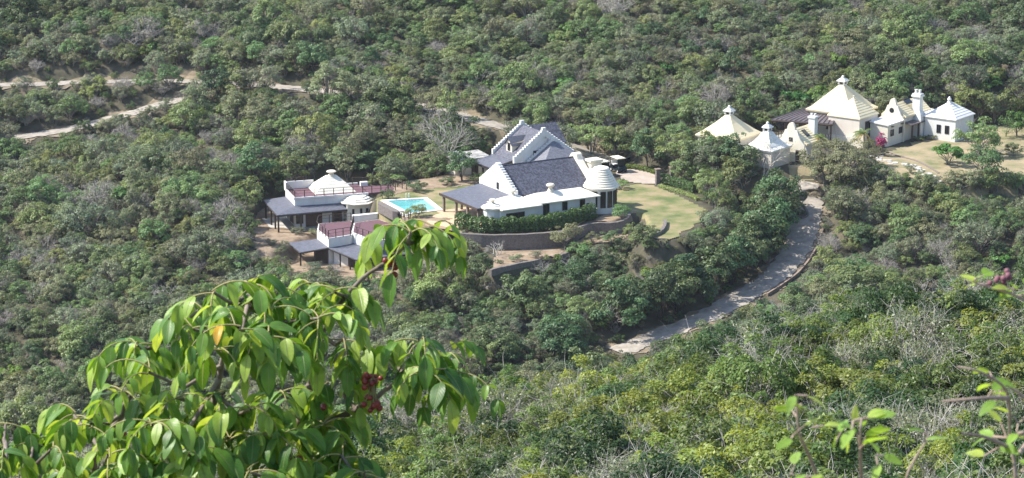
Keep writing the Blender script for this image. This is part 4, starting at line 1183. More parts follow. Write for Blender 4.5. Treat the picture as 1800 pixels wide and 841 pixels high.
def make_tree(seed, rx, rz, hc, nleaf, size, nclump, stems=3, bare=.0, asp=.5, low=-.35, twigs=26, wind=0.0, r_stem=.06, tight=.30):
    """trunk mesh data and crown mesh data of one plant, standing at the origin"""
    rng = np.random.default_rng(seed)
    d = rng.normal(0, 1, (nclump * 3, 3)); d /= np.linalg.norm(d, axis=1)[:, None]
    d = d[d[:, 2] > low][:nclump]
    rad = rng.uniform(.45, .95, len(d)) ** .6
    lob = 1 + .22 * np.sin(3 * np.arctan2(d[:, 1], d[:, 0]) + seed) + .12 * np.sin(5 * np.arctan2(d[:, 1], d[:, 0]) - seed * 2)
    C = d * rad[:, None] * lob[:, None] * np.array([rx, rx, rz]); C[:, 2] += hc
    C[:, 0] += wind * np.maximum(C[:, 2], 0)
    cr = tight * (rx + rz) / 2 * rng.uniform(.65, 1.3, len(C))
    wts = cr ** 2; wts /= wts.sum()
    ci = rng.choice(len(C), nleaf, p=wts)
    e = rng.normal(0, 1, (nleaf, 3)); e /= np.linalg.norm(e, axis=1)[:, None]
    e[:, 2] = np.where(e[:, 2] < -.3, -e[:, 2], e[:, 2])
    q = rng.uniform(.35, 1, nleaf) ** .5
    P = C[ci] + e * (cr[ci] * q)[:, None] * np.array([1, 1, .72])
    out = (P - np.array([0, 0, hc])) / np.array([rx, rx, rz])
    N = e * .6 + out * .5 + np.array([0, 0, .45])
    N /= np.linalg.norm(N, axis=1)[:, None]
    V, F = leaves_np(rng, P, N, size, asp)
    tb = NB()
    for k in range(stems):
        a = rng.uniform(0, 6.28); t = C[rng.integers(len(C))] * .55 + np.array([0, 0, hc * .3])
        b0 = np.array([.12 * cos(a), .12 * sin(a), -.5])
        pts = [b0, b0 * .6 + np.array([t[0] * .25, t[1] * .25, t[2] * .35]), b0 * 0 + np.array([t[0] * .6, t[1] * .6, t[2] * .75]), t]
        tb.add(*tube_np(pts, [r_stem * 1.4, r_stem, r_stem * .75, r_stem * .5], 5))
    for k in range(twigs):
        c = C[rng.integers(len(C))]
        s0 = np.array([c[0] * .2, c[1] * .2, hc * rng.uniform(.25, .7)])
        mid = (s0 + c) / 2 + rng.normal(0, .14 * rx, 3) * np.array([1, 1, .6])
        end = c + (c - np.array([0, 0, hc * .7])) * rng.uniform(.05, .28) + rng.normal(0, .1 * rx, 3)
        tb.add(*tube_np([s0, mid, c, end], [r_stem * .6, r_stem * .42, r_stem * .28, r_stem * .10], 3))
        for j in range(2):
            e2 = c + rng.normal(0, .28 * rx, 3) * np.array([1, 1, .8]) + np.array([0, 0, .12 * rz])
            tb.add(*tube_np([mid * .4 + c * .6, (c + e2) / 2 + rng.normal(0, .05 * rx, 3), e2], [r_stem * .3, r_stem * .2, r_stem * .08], 3))
    return tb.out(), (V, F)
def branchy(seed, height, spread, depth=5, r0=.09, lean=(0, 0), up=.55, sides=4, first=.32, n0=3, twist=.55):
    """leafless branching wood"""
    rng = np.random.default_rng(seed); tb = NB(); tips = []
    def grow(p, d, L, r, k):
        m = p + d * L * .5 + rng.normal(0, .07 * L, 3)
        q = p + d * L + rng.normal(0, .05 * L, 3)
        tb.add(*tube_np([p, m, q], [r, r * .82, r * .62], sides if k > 2 else 3))
        if k == 0: tips.append(q); return
        for j in range(2 if rng.random() < .6 else 3):
            nd = d + rng.normal(0, twist, 3) * np.array([spread, spread, .6]) + np.array([lean[0], lean[1], up * .25])
            nd /= np.linalg.norm(nd)
            grow(q, nd, L * rng.uniform(.62, .88), r * .62, k - 1)
    for j in range(n0):
        a = rng.uniform(0, 6.28)
        d = np.array([cos(a) * spread * .5 + lean[0], sin(a) * spread * .5 + lean[1], 1.0]); d /= np.linalg.norm(d)
        grow(np.array([0, 0, -.4]), d, height * first, r0, depth)
    return tb.out(), np.array(tips)

# ---- the kinds of plant; each kind has a few shapes that share their mesh data between copies
KINDS = {}
def kind(key, cname, adj, leaf, bark, specs):
    out = []
    for sp in specs:
        (tv, tf), (cv, cf) = make_tree(**sp)
        out.append((np_mesh('trunk', tv, tf, [M[bark]]), np_mesh('crown', cv, cf, [M[leaf]]), (tv, tf, cv, cf, bark, leaf)))
    KINDS[key] = (cname, adj, out)
kind('mid', 'bushy_tree', 'mid-green bushy', 'lf_mid', 'trunk', [dict(seed=s, rx=2.1, rz=1.55, hc=1.9, nleaf=2500, size=.125, nclump=36) for s in (1, 2, 3)])
kind('dark', 'bushy_tree', 'dark dense', 'lf_dark', 'trunkdark', [dict(seed=s, rx=2.1, rz=1.8, hc=2.1, nleaf=2700, size=.13, nclump=32, twigs=10) for s in (4, 5)])
kind('olive', 'scrub_tree', 'olive fine-leaved', 'lf_olive', 'trunk', [dict(seed=s, rx=2.0, rz=1.5, hc=1.9, nleaf=2900, size=.097, nclump=46, tight=.26) for s in (6, 7, 8)])
kind('grey', 'scrub_tree', 'grey-green open', 'lf_grey', 'trunk', [dict(seed=s, rx=2.0, rz=1.5, hc=1.8, nleaf=2400, size=.092, nclump=48, twigs=44, tight=.27) for s in (9, 10)])
kind('pale', 'bushy_tree', 'pale yellow-green', 'lf_pale', 'trunk', [dict(seed=s, rx=1.9, rz=1.4, hc=1.8, nleaf=2400, size=.11, nclump=36) for s in (11, 12)])
kind('bright', 'broadleaf_shrub', 'bright broad-leaved', 'lf_bright', 'trunk', [dict(seed=s, rx=1.6, rz=1.2, hc=1.5, nleaf=900, size=.19, nclump=26, asp=.6, twigs=12) for s in (13, 14)])
kind('dry', 'dry_shrub', 'grey-brown half-leafless', 'lf_dry', 'twig', [dict(seed=s, rx=1.9, rz=1.4, hc=1.7, nleaf=1300, size=.07, nclump=44, twigs=85, stems=5, tight=.28, r_stem=.05) for s in (15, 16)])
kind('broad', 'spreading_tree', 'wide olive', 'lf_olive', 'trunk', [dict(seed=s, rx=4.6, rz=2.4, hc=2.6, nleaf=15000, size=.12, nclump=130, twigs=60, tight=.2, r_stem=.09) for s in (18,)])
KEYS = ['mid', 'dark', 'olive', 'grey', 'pale', 'bright', 'dry']
NEARK = {}
def nkind(key, cname, adj, leaf, bark, specs):
    out = []
    for sp in specs:
        (tv, tf), (cv, cf) = make_tree(**sp)
        out.append((np_mesh('trunk', tv, tf, [M[bark]]), np_mesh('crown', cv, cf, [M[leaf]]), None))
    NEARK[key] = (cname, adj, out)
M['ln_green'] = leafmat('near_leaf_green', (.058, .11, .025), (.17, .24, .065), .35, .45, .03, .3)
M['ln_yellow'] = leafmat('near_leaf_yellow_green', (.12, .17, .030), (.25, .30, .07), .35, .45, .02, .3)
M['ln_dark'] = leafmat('near_leaf_dark', (.022, .055, .014), (.05, .10, .028), .25, .45, .02, .3)
M['ln_grey'] = leafmat('near_leaf_grey', (.09, .115, .055), (.18, .20, .11), .3, .4, .02, .4)
nkind('ngreen', 'near_shrub', 'glossy green', 'ln_green', 'twig', [dict(seed=s, rx=1.55, rz=1.15, hc=1.3, nleaf=5200, size=.058, nclump=60, twigs=34, stems=5, tight=.24, asp=.6, r_stem=.035) for s in (21, 22, 23)])
nkind('nyellow', 'near_shrub', 'yellow-green', 'ln_yellow', 'twig', [dict(seed=s, rx=1.45, rz=1.1, hc=1.3, nleaf=4300, size=.058, nclump=55, twigs=30, stems=5, tight=.24, asp=.6, r_stem=.032) for s in (24, 25)])
nkind('ndark', 'near_shrub', 'dark dense', 'ln_dark', 'trunk', [dict(seed=s, rx=1.5, rz=1.2, hc=1.3, nleaf=5600, size=.055, nclump=44, twigs=16, stems=4, tight=.28, asp=.6, r_stem=.035) for s in (26, 27)])
nkind('ngrey', 'near_shrub', 'twiggy grey', 'ln_grey', 'twig', [dict(seed=s, rx=1.6, rz=1.2, hc=1.3, nleaf=2600, size=.048, nclump=60, twigs=60, stems=6, tight=.25, asp=.55, r_stem=.036) for s in (28, 29, 30)])
NKEYS = ['ngreen', 'nyellow', 'ndark', 'ngrey']

def put(name, label, cat, group, tme, cme, x, y, z, sx, sz, rot, extra=None):
    o = bpy.data.objects.new(name, None); o.empty_display_size = .3
    o.location = (x, y, z); o.rotation_euler = (0, 0, rot); o.scale = (sx, sx, sz)
    COL.objects.link(o); OFF[o.name] = (0, 0, 0)
    tag(o, label, cat, group)
    for nm, me in (('trunk', tme), ('crown', cme)):
        if me is None: continue
        c = bpy.data.objects.new(nm, me); COL.objects.link(c); c.parent = o
    return o

# ---- what stays free of plants: outlines in the photograph of the clearings, with the depth of what they show
def pxpoly(*p): return list(p)
CLEAR = [  # (outline in photo pixels, depth of the thing shown)
    ([(785, 330), (856, 318), (882, 290), (1008, 272), (1050, 272), (1085, 325), (1082, 378), (1000, 395), (880, 400), (785, 398)], 289),
    ([(862, 258), (915, 210), (985, 225), (1018, 278), (1018, 290), (850, 318), (835, 284)], 308),
    ([(668, 346), (695, 326), (760, 318), (800, 330), (800, 385), (720, 392), (672, 372)], 296),
    ([(462, 355), (496, 318), (500, 310), (640, 300), (672, 330), (668, 385), (600, 412), (480, 414), (455, 400)], 298),
    ([(500, 425), (557, 395), (700, 380), (735, 400), (725, 470), (640, 472), (520, 472)], 289),
    ([(445, 380), (470, 378), (470, 455), (450, 440)], 296),
    ([(1083, 330), (1150, 325), (1200, 345), (1240, 372), (1222, 400), (1190, 418), (1165, 425), (1140, 412), (1105, 385)], 286),
    ([(1080, 280), (1158, 300), (1155, 326), (1085, 322)], 306),
    ([(862, 412), (985, 408), (975, 440), (950, 455), (868, 466)], 276),
    ([(1228, 232), (1272, 186), (1340, 240), (1300, 248), (1240, 244)], 308),
    ([(1310, 258), (1350, 215), (1396, 258), (1412, 290), (1390, 292), (1330, 266)], 305),
    ([(1366, 250), (1385, 215), (1440, 200), (1460, 240), (1425, 262), (1415, 290)], 304),
    ([(1356, 212), (1420, 184), (1480, 130), (1545, 178), (1640, 160), (1724, 198), (1722, 212), (1690, 215), (1660, 222), (1640, 240), (1570, 262), (1500, 246), (1440, 240)], 312),
    ([(1562, 262), (1650, 245), (1700, 275), (1690, 300), (1620, 302), (1550, 285)], 308),
    ([(1690, 225), (1800, 212), (1800, 300), (1740, 300)], 308),
    ([(1386, 326), (1445, 332), (1446, 392), (1440, 440), (1412, 470), (1398, 462), (1402, 400), (1376, 392), (1420, 375)], 285),
    ([(1400, 462), (1412, 470), (1404, 500), (1330, 535), (1240, 572), (1140, 606), (1120, 600), (1240, 548), (1330, 512)], 282),
    ([(0, 140), (300, 136), (440, 142), (440, 153), (300, 150), (0, 156)], 342),
    ([(490, 148), (540, 150), (576, 158), (576, 168), (490, 160)], 340),
    ([(35, 234), (180, 208), (320, 170), (352, 172), (200, 222), (40, 248)], 328),
    ([(728, 180), (790, 196), (905, 216), (905, 232), (850, 220), (800, 206), (735, 198)], 333),
]
KEEP = [p for p, _, _ in PADS]
ISL = [hit(a, b)[:2] for a, b in [(1371, 384), (1392, 388), (1412, 386), (1419, 380), (1414, 368), (1398, 356)]]
def free(x, y, gap=1.4):
    x = np.asarray(x); y = np.asarray(y)
    ok = np.ones(x.shape, bool)
    for p in KEEP:
        d, _ = dist_line(x, y, [(a, b, 0) for a, b in p], True)
        ok &= ~pip(x, y, p) & (d > gap * .7)
    for pts, hw in ROADS.values():
        d, _ = dist_line(x, y, pts)
        ok &= d > hw + gap
    return ok
def blocked(x, y, z, r, hgt):
    """does a plant of this size hide a clearing that the photograph shows?"""
    cx, cy = proj(x, y, z + hgt * .55)
    _, ct = proj(x, y, z + hgt)
    rp = r * LENS_PX / y * .8
    ry_ = np.maximum(cy - ct, 3) * .85
    bad = np.zeros(np.shape(x), bool)
    for poly, dep in CLEAR:
        nearer = y < dep
        for k in range(9):
            a = k * pi / 4
            q = 0 if k == 8 else 1
            bad |= nearer & pip(cx + q * rp * np.cos(a), cy - q * ry_ * np.sin(a), poly)
    return bad

RNG = np.random.default_rng(77)
NROAD = 4   # the last outlines are roads, which a few plants may overlap
# ---- hillside scrub
sp_ = 2.05
gx, gy = np.meshgrid(np.arange(-96, 97, sp_), np.arange(206, 398, sp_ * .95))
gx = gx + RNG.uniform(-1.1, 1.1, gx.shape); gy = gy + RNG.uniform(-1.1, 1.1, gy.shape)
gx, gy = gx.ravel(), gy.ravel()
m = np.abs(gx) < .2095 * gy + 9
gx, gy = gx[m], gy[m]
m = free(gx, gy); gx, gy = gx[m], gy[m]
gz = h(gx, gy)
patchn = np.sin(gx * .13 + 1.1) * np.sin(gy * .11 + .4) + .6 * np.sin(gx * .31 + gy * .17) + .35 * np.sin(gy * .41 - gx * .2 + 2)
size = RNG.uniform(.48, .9, gx.shape) + .13 * patchn
big = RNG.random(gx.shape) < .08; size = np.where(big, size * 1.55, size)
ok = np.zeros(gx.shape, bool); fin = size.copy()
for f_ in (1, .7, .45, .28):
    todo = ~ok
    b_ = blocked(gx, gy, gz, 2.0 * size * f_, 3.6 * size * f_)
    fin = np.where(todo & ~b_, size * f_, fin); ok |= todo & ~b_
lucky = RNG.random(gx.shape) < .30
onroad = lucky & ~ok
_save = CLEAR; CLEAR = CLEAR[:-NROAD]
b_ = blocked(gx, gy, gz, 2.0 * size * .5, 3.6 * size * .5)
CLEAR = _save
fin = np.where(onroad & ~b_, size * .5, fin); ok |= onroad & ~b_
gx, gy, gz, fin, patchn = gx[ok], gy[ok], gz[ok], fin[ok], patchn[ok]
# which kind grows where
u = RNG.random(gx.shape) + .10 * patchn
PXs, PYs = proj(gx, gy, gz + 1.8 * fin)
front = (PXs > 820) & (PXs < 1420) & (PYs > 400)
kk = np.where(u < .07, 1, np.where(u < .30, 3, np.where(u < .55, 0, np.where(u < .78, 2, np.where(u < .86, 6, np.where(u < .96, 4, 5))))))
rr_ = RNG.random(gx.shape)
kk = np.where(front & (rr_ < .38), 1, kk)
kk = np.where(front & (kk == 4) & (rr_ < .8), 0, kk)
leftmid = (PXs < 480) & (PYs > 180) & (PYs < 560)
kk = np.where(leftmid & (kk == 1) & (rr_ < .6), 4, kk)
kk = np.where((kk == 5) & (rr_ > .5), 0, kk)
KN = [KEYS[i] for i in kk]
inview = (PXs > -30) & (PXs < 1830) & (PYs > -25) & (PYs < 870)
vis = fin * LENS_PX / gy * np.where(inview, 1, 0)
# the ridge hides what lies lower behind it; plants there stay in the mass
hid = (PXs > 640) & (PYs > 740 - (PXs - 640) * .24)
vis = np.where(hid, 0, vis)
order = np.argsort(-vis)
SPECIAL = 110
single = order[:300 - SPECIAL]
rest = order[300 - SPECIAL:]

# ---- words that single a plant out: where it stands relative to landmarks
LAND = [('the blue pool', 720, 362), ('the roof terrace pyramid', 580, 318), ('the lower cottage', 600, 450), ('the long hedge', 920, 395), ('the slate villa roof', 950, 310),
        ('the dormer house', 930, 250), ('the golf carts', 1078, 292), ('the gate pillars', 1168, 308), ('the oval lawn', 1190, 385), ('the vented pyramid cottage', 1272, 235),
        ('the great yellow pyramid', 1480, 170), ('the tall white chimney', 1612, 185), ('the far right pavilion', 1680, 200), ('the garden path', 1610, 300), ('the upper road', 150, 148),
        ('the upper road bend', 530, 156), ('the sloping ramp road', 190, 215), ('the road behind houses', 810, 205), ('the planted road island', 1395, 372), ('the lower road curve', 1400, 450),
        ('the lower road end', 1180, 590), ('the tall stone wall', 930, 420), ('the top left corner', 0, 0), ('the top edge centre', 900, 0), ('the top right corner', 1800, 0), ('the left edge middle', 0, 420),
        ('the right edge middle', 1800, 420), ('the bottom left leaves', 200, 680), ('the near red berries', 660, 690), ('the bottom edge centre', 1000, 841), ('the bottom right corner', 1800, 841),
        ('the spiky aloes', 1405, 540), ('the bare twin stems', 1210, 610), ('the dark reddish bud', 1765, 490)]
ORD = ['', 'second', 'third', 'fourth', 'fifth', 'sixth', 'seventh', 'eighth', 'ninth', 'tenth', 'eleventh', 'twelfth', 'thirteenth', 'fourteenth']
def make_labels(items):
    """items: (adjective, noun, px, py, relative size); gives each its own label"""
    base = []
    for adj, noun, px, py, sz in items:
        c = sorted((((px - a) ** 2 + (1.5 * (py - b)) ** 2) ** .5, n_, a, b) for n_, a, b in LAND)[0]
        dx, dy = px - c[2], c[3] - py
        if abs(dx) > 2.2 * abs(dy): w_ = 'right of' if dx > 0 else 'left of'
        elif abs(dy) > 2.2 * abs(dx): w_ = 'above' if dy > 0 else 'below'
        else: w_ = ('upper' if dy > 0 else 'lower') + (' right of' if dx > 0 else ' left of')
        far = 'just ' if c[0] < 55 else ('' if c[0] < 125 else 'well ')
        s_ = 'large ' if sz > 1.12 else ('small ' if sz < .68 else '')
        base.append(f"{s_}{adj} {noun} {far}{w_} {c[1]}")
    groups = {}
    for i, b in enumerate(base): groups.setdefault(b, []).append(i)
    out = list(base)
    for b, idx in groups.items():
        if len(idx) == 1: continue
        idx.sort(key=lambda i: items[i][2])
        n_ = len(idx)
        for r, i in enumerate(idx):
            if r == 0: t = 'leftmost'
            elif r == n_ - 1: t = 'rightmost'
            elif r < len(ORD): t = ORD[r] + ' from left'
            else: t = '%dth from left' % (r + 1)
            out[i] = b + ', ' + t
    return out
items = [(KINDS[KN[i]][1], 'shrub' if 'shrub' in KINDS[KN[i]][0] else 'tree', PXs[i], PYs[i], fin[i]) for i in single]
labs = make_labels(items)
for i, lb in zip(single, labs):
    cname, adj, protos = KINDS[KN[i]]
    tme, cme, _ = protos[RNG.integers(len(protos))]
    o = put(cname, lb, 'shrub' if 'shrub' in cname else 'tree', 'scrub trees on the hillside', tme, cme, float(gx[i]), float(gy[i]), float(gz[i]) - .15, float(fin[i]), float(fin[i] * RNG.uniform(.85, 1.15)), float(RNG.uniform(0, 6.28)))

# ---- the remaining wood as one mass
src = bpy.data.collections.new('wood_source')
k_index = {}
cnt = 0
for key in KEYS:
    k_index[key] = []
    for (tme, cme, (tv, tf, cv, cf, bark, leaf)) in KINDS[key][2]:
        V = np.concatenate([tv, cv]); F = np.concatenate([tf, cf + len(tv)])
        mi = np.concatenate([np.zeros(len(tf)), np.ones(len(cf))])
        me = np_mesh('wood_plant', V, F, [M[bark], M[leaf]], mi)
        o = bpy.data.objects.new('wood_plant_%02d' % cnt, me); src.objects.link(o)
        k_index[key].append(cnt); cnt += 1
def mass(name, label, cat, P, S, idx, rot, collection, seed=0):
    me = bpy.data.meshes.new(name)
    me.vertices.add(len(P)); me.vertices.foreach_set('co', np.asarray(P, np.float32).ravel())
    for nm, ty, data in (('scl', 'FLOAT_VECTOR', S), ('idx', 'INT', idx), ('rot', 'FLOAT', rot)):
        at = me.attributes.new(nm, ty, 'POINT')
        at.data.foreach_set('vector' if ty == 'FLOAT_VECTOR' else 'value', np.asarray(data, np.int32 if ty == 'INT' else np.float32).ravel())
    o = bpy.data.objects.new(name, me); link(o); tag(o, label, cat, kind='stuff')
    ng = bpy.data.node_groups.new(name + '_nodes', 'GeometryNodeTree')
    ng.interface.new_socket('Geometry', in_out='INPUT', socket_type='NodeSocketGeometry')
    ng.interface.new_socket('Geometry', in_out='OUTPUT', socket_type='NodeSocketGeometry')
    N = ng.nodes; gi = N.new('NodeGroupInput'); go = N.new('NodeGroupOutput')
    ip = N.new('GeometryNodeInstanceOnPoints'); ci = N.new('GeometryNodeCollectionInfo')
    ci.inputs['Collection'].default_value = collection; ci.inputs['Separate Children'].default_value = True; ci.inputs['Reset Children'].default_value = True
    ip.inputs['Pick Instance'].default_value = True
    def attr(nm, ty):
        a = N.new('GeometryNodeInputNamedAttribute'); a.data_type = ty; a.inputs['Name'].default_value = nm
        return [s for s in a.outputs if s.enabled and s.name == 'Attribute'][0]
    cx_ = N.new('ShaderNodeCombineXYZ')
    ng.links.new(attr('rot', 'FLOAT'), cx_.inputs[2])
    ng.links.new(gi.outputs[0], ip.inputs['Points']); ng.links.new(ci.outputs[0], ip.inputs['Instance'])
    ng.links.new(attr('idx', 'INT'), ip.inputs['Instance Index']); ng.links.new(cx_.outputs[0], ip.inputs['Rotation'])
    ng.links.new(attr('scl', 'FLOAT_VECTOR'), ip.inputs['Scale']); ng.links.new(ip.outputs[0], go.inputs[0])
    md = o.modifiers.new('scatter', 'NODES'); md.node_group = ng
    return o
idx = [int(RNG.choice(k_index[KN[i]])) for i in rest]
S = np.stack([fin[rest], fin[rest], fin[rest] * RNG.uniform(.85, 1.15, len(rest))], 1)
mass('hillside_wood', 'dense mixed green scrub wood covering the hillside around and behind the houses', 'woodland', np.stack([gx[rest], gy[rest], gz[rest] - .15], 1), S, idx, RNG.uniform(0, 6.28, len(rest)), src)

# low undergrowth that closes the gaps between the plants and along the verges
us = []
NU = 9000
ux = RNG.uniform(-96, 96, NU); uy = RNG.uniform(206, 398, NU)
m = (np.abs(ux) < .2095 * uy + 8) & free(ux, uy, .35)
ux, uy = ux[m], uy[m]; uz = h(ux, uy)
m = ~blocked(ux, uy, uz, .5, .8); ux, uy, uz = ux[m], uy[m], uz[m]
us_ = RNG.uniform(.14, .34, len(ux))
mass('undergrowth', 'low green and brown undergrowth between the hillside trees', 'undergrowth', np.stack([ux, uy, uz - .1], 1), np.stack([us_, us_, us_ * 1.1], 1),
     RNG.integers(0, cnt, len(ux)), RNG.uniform(0, 6.28, len(ux)), src)

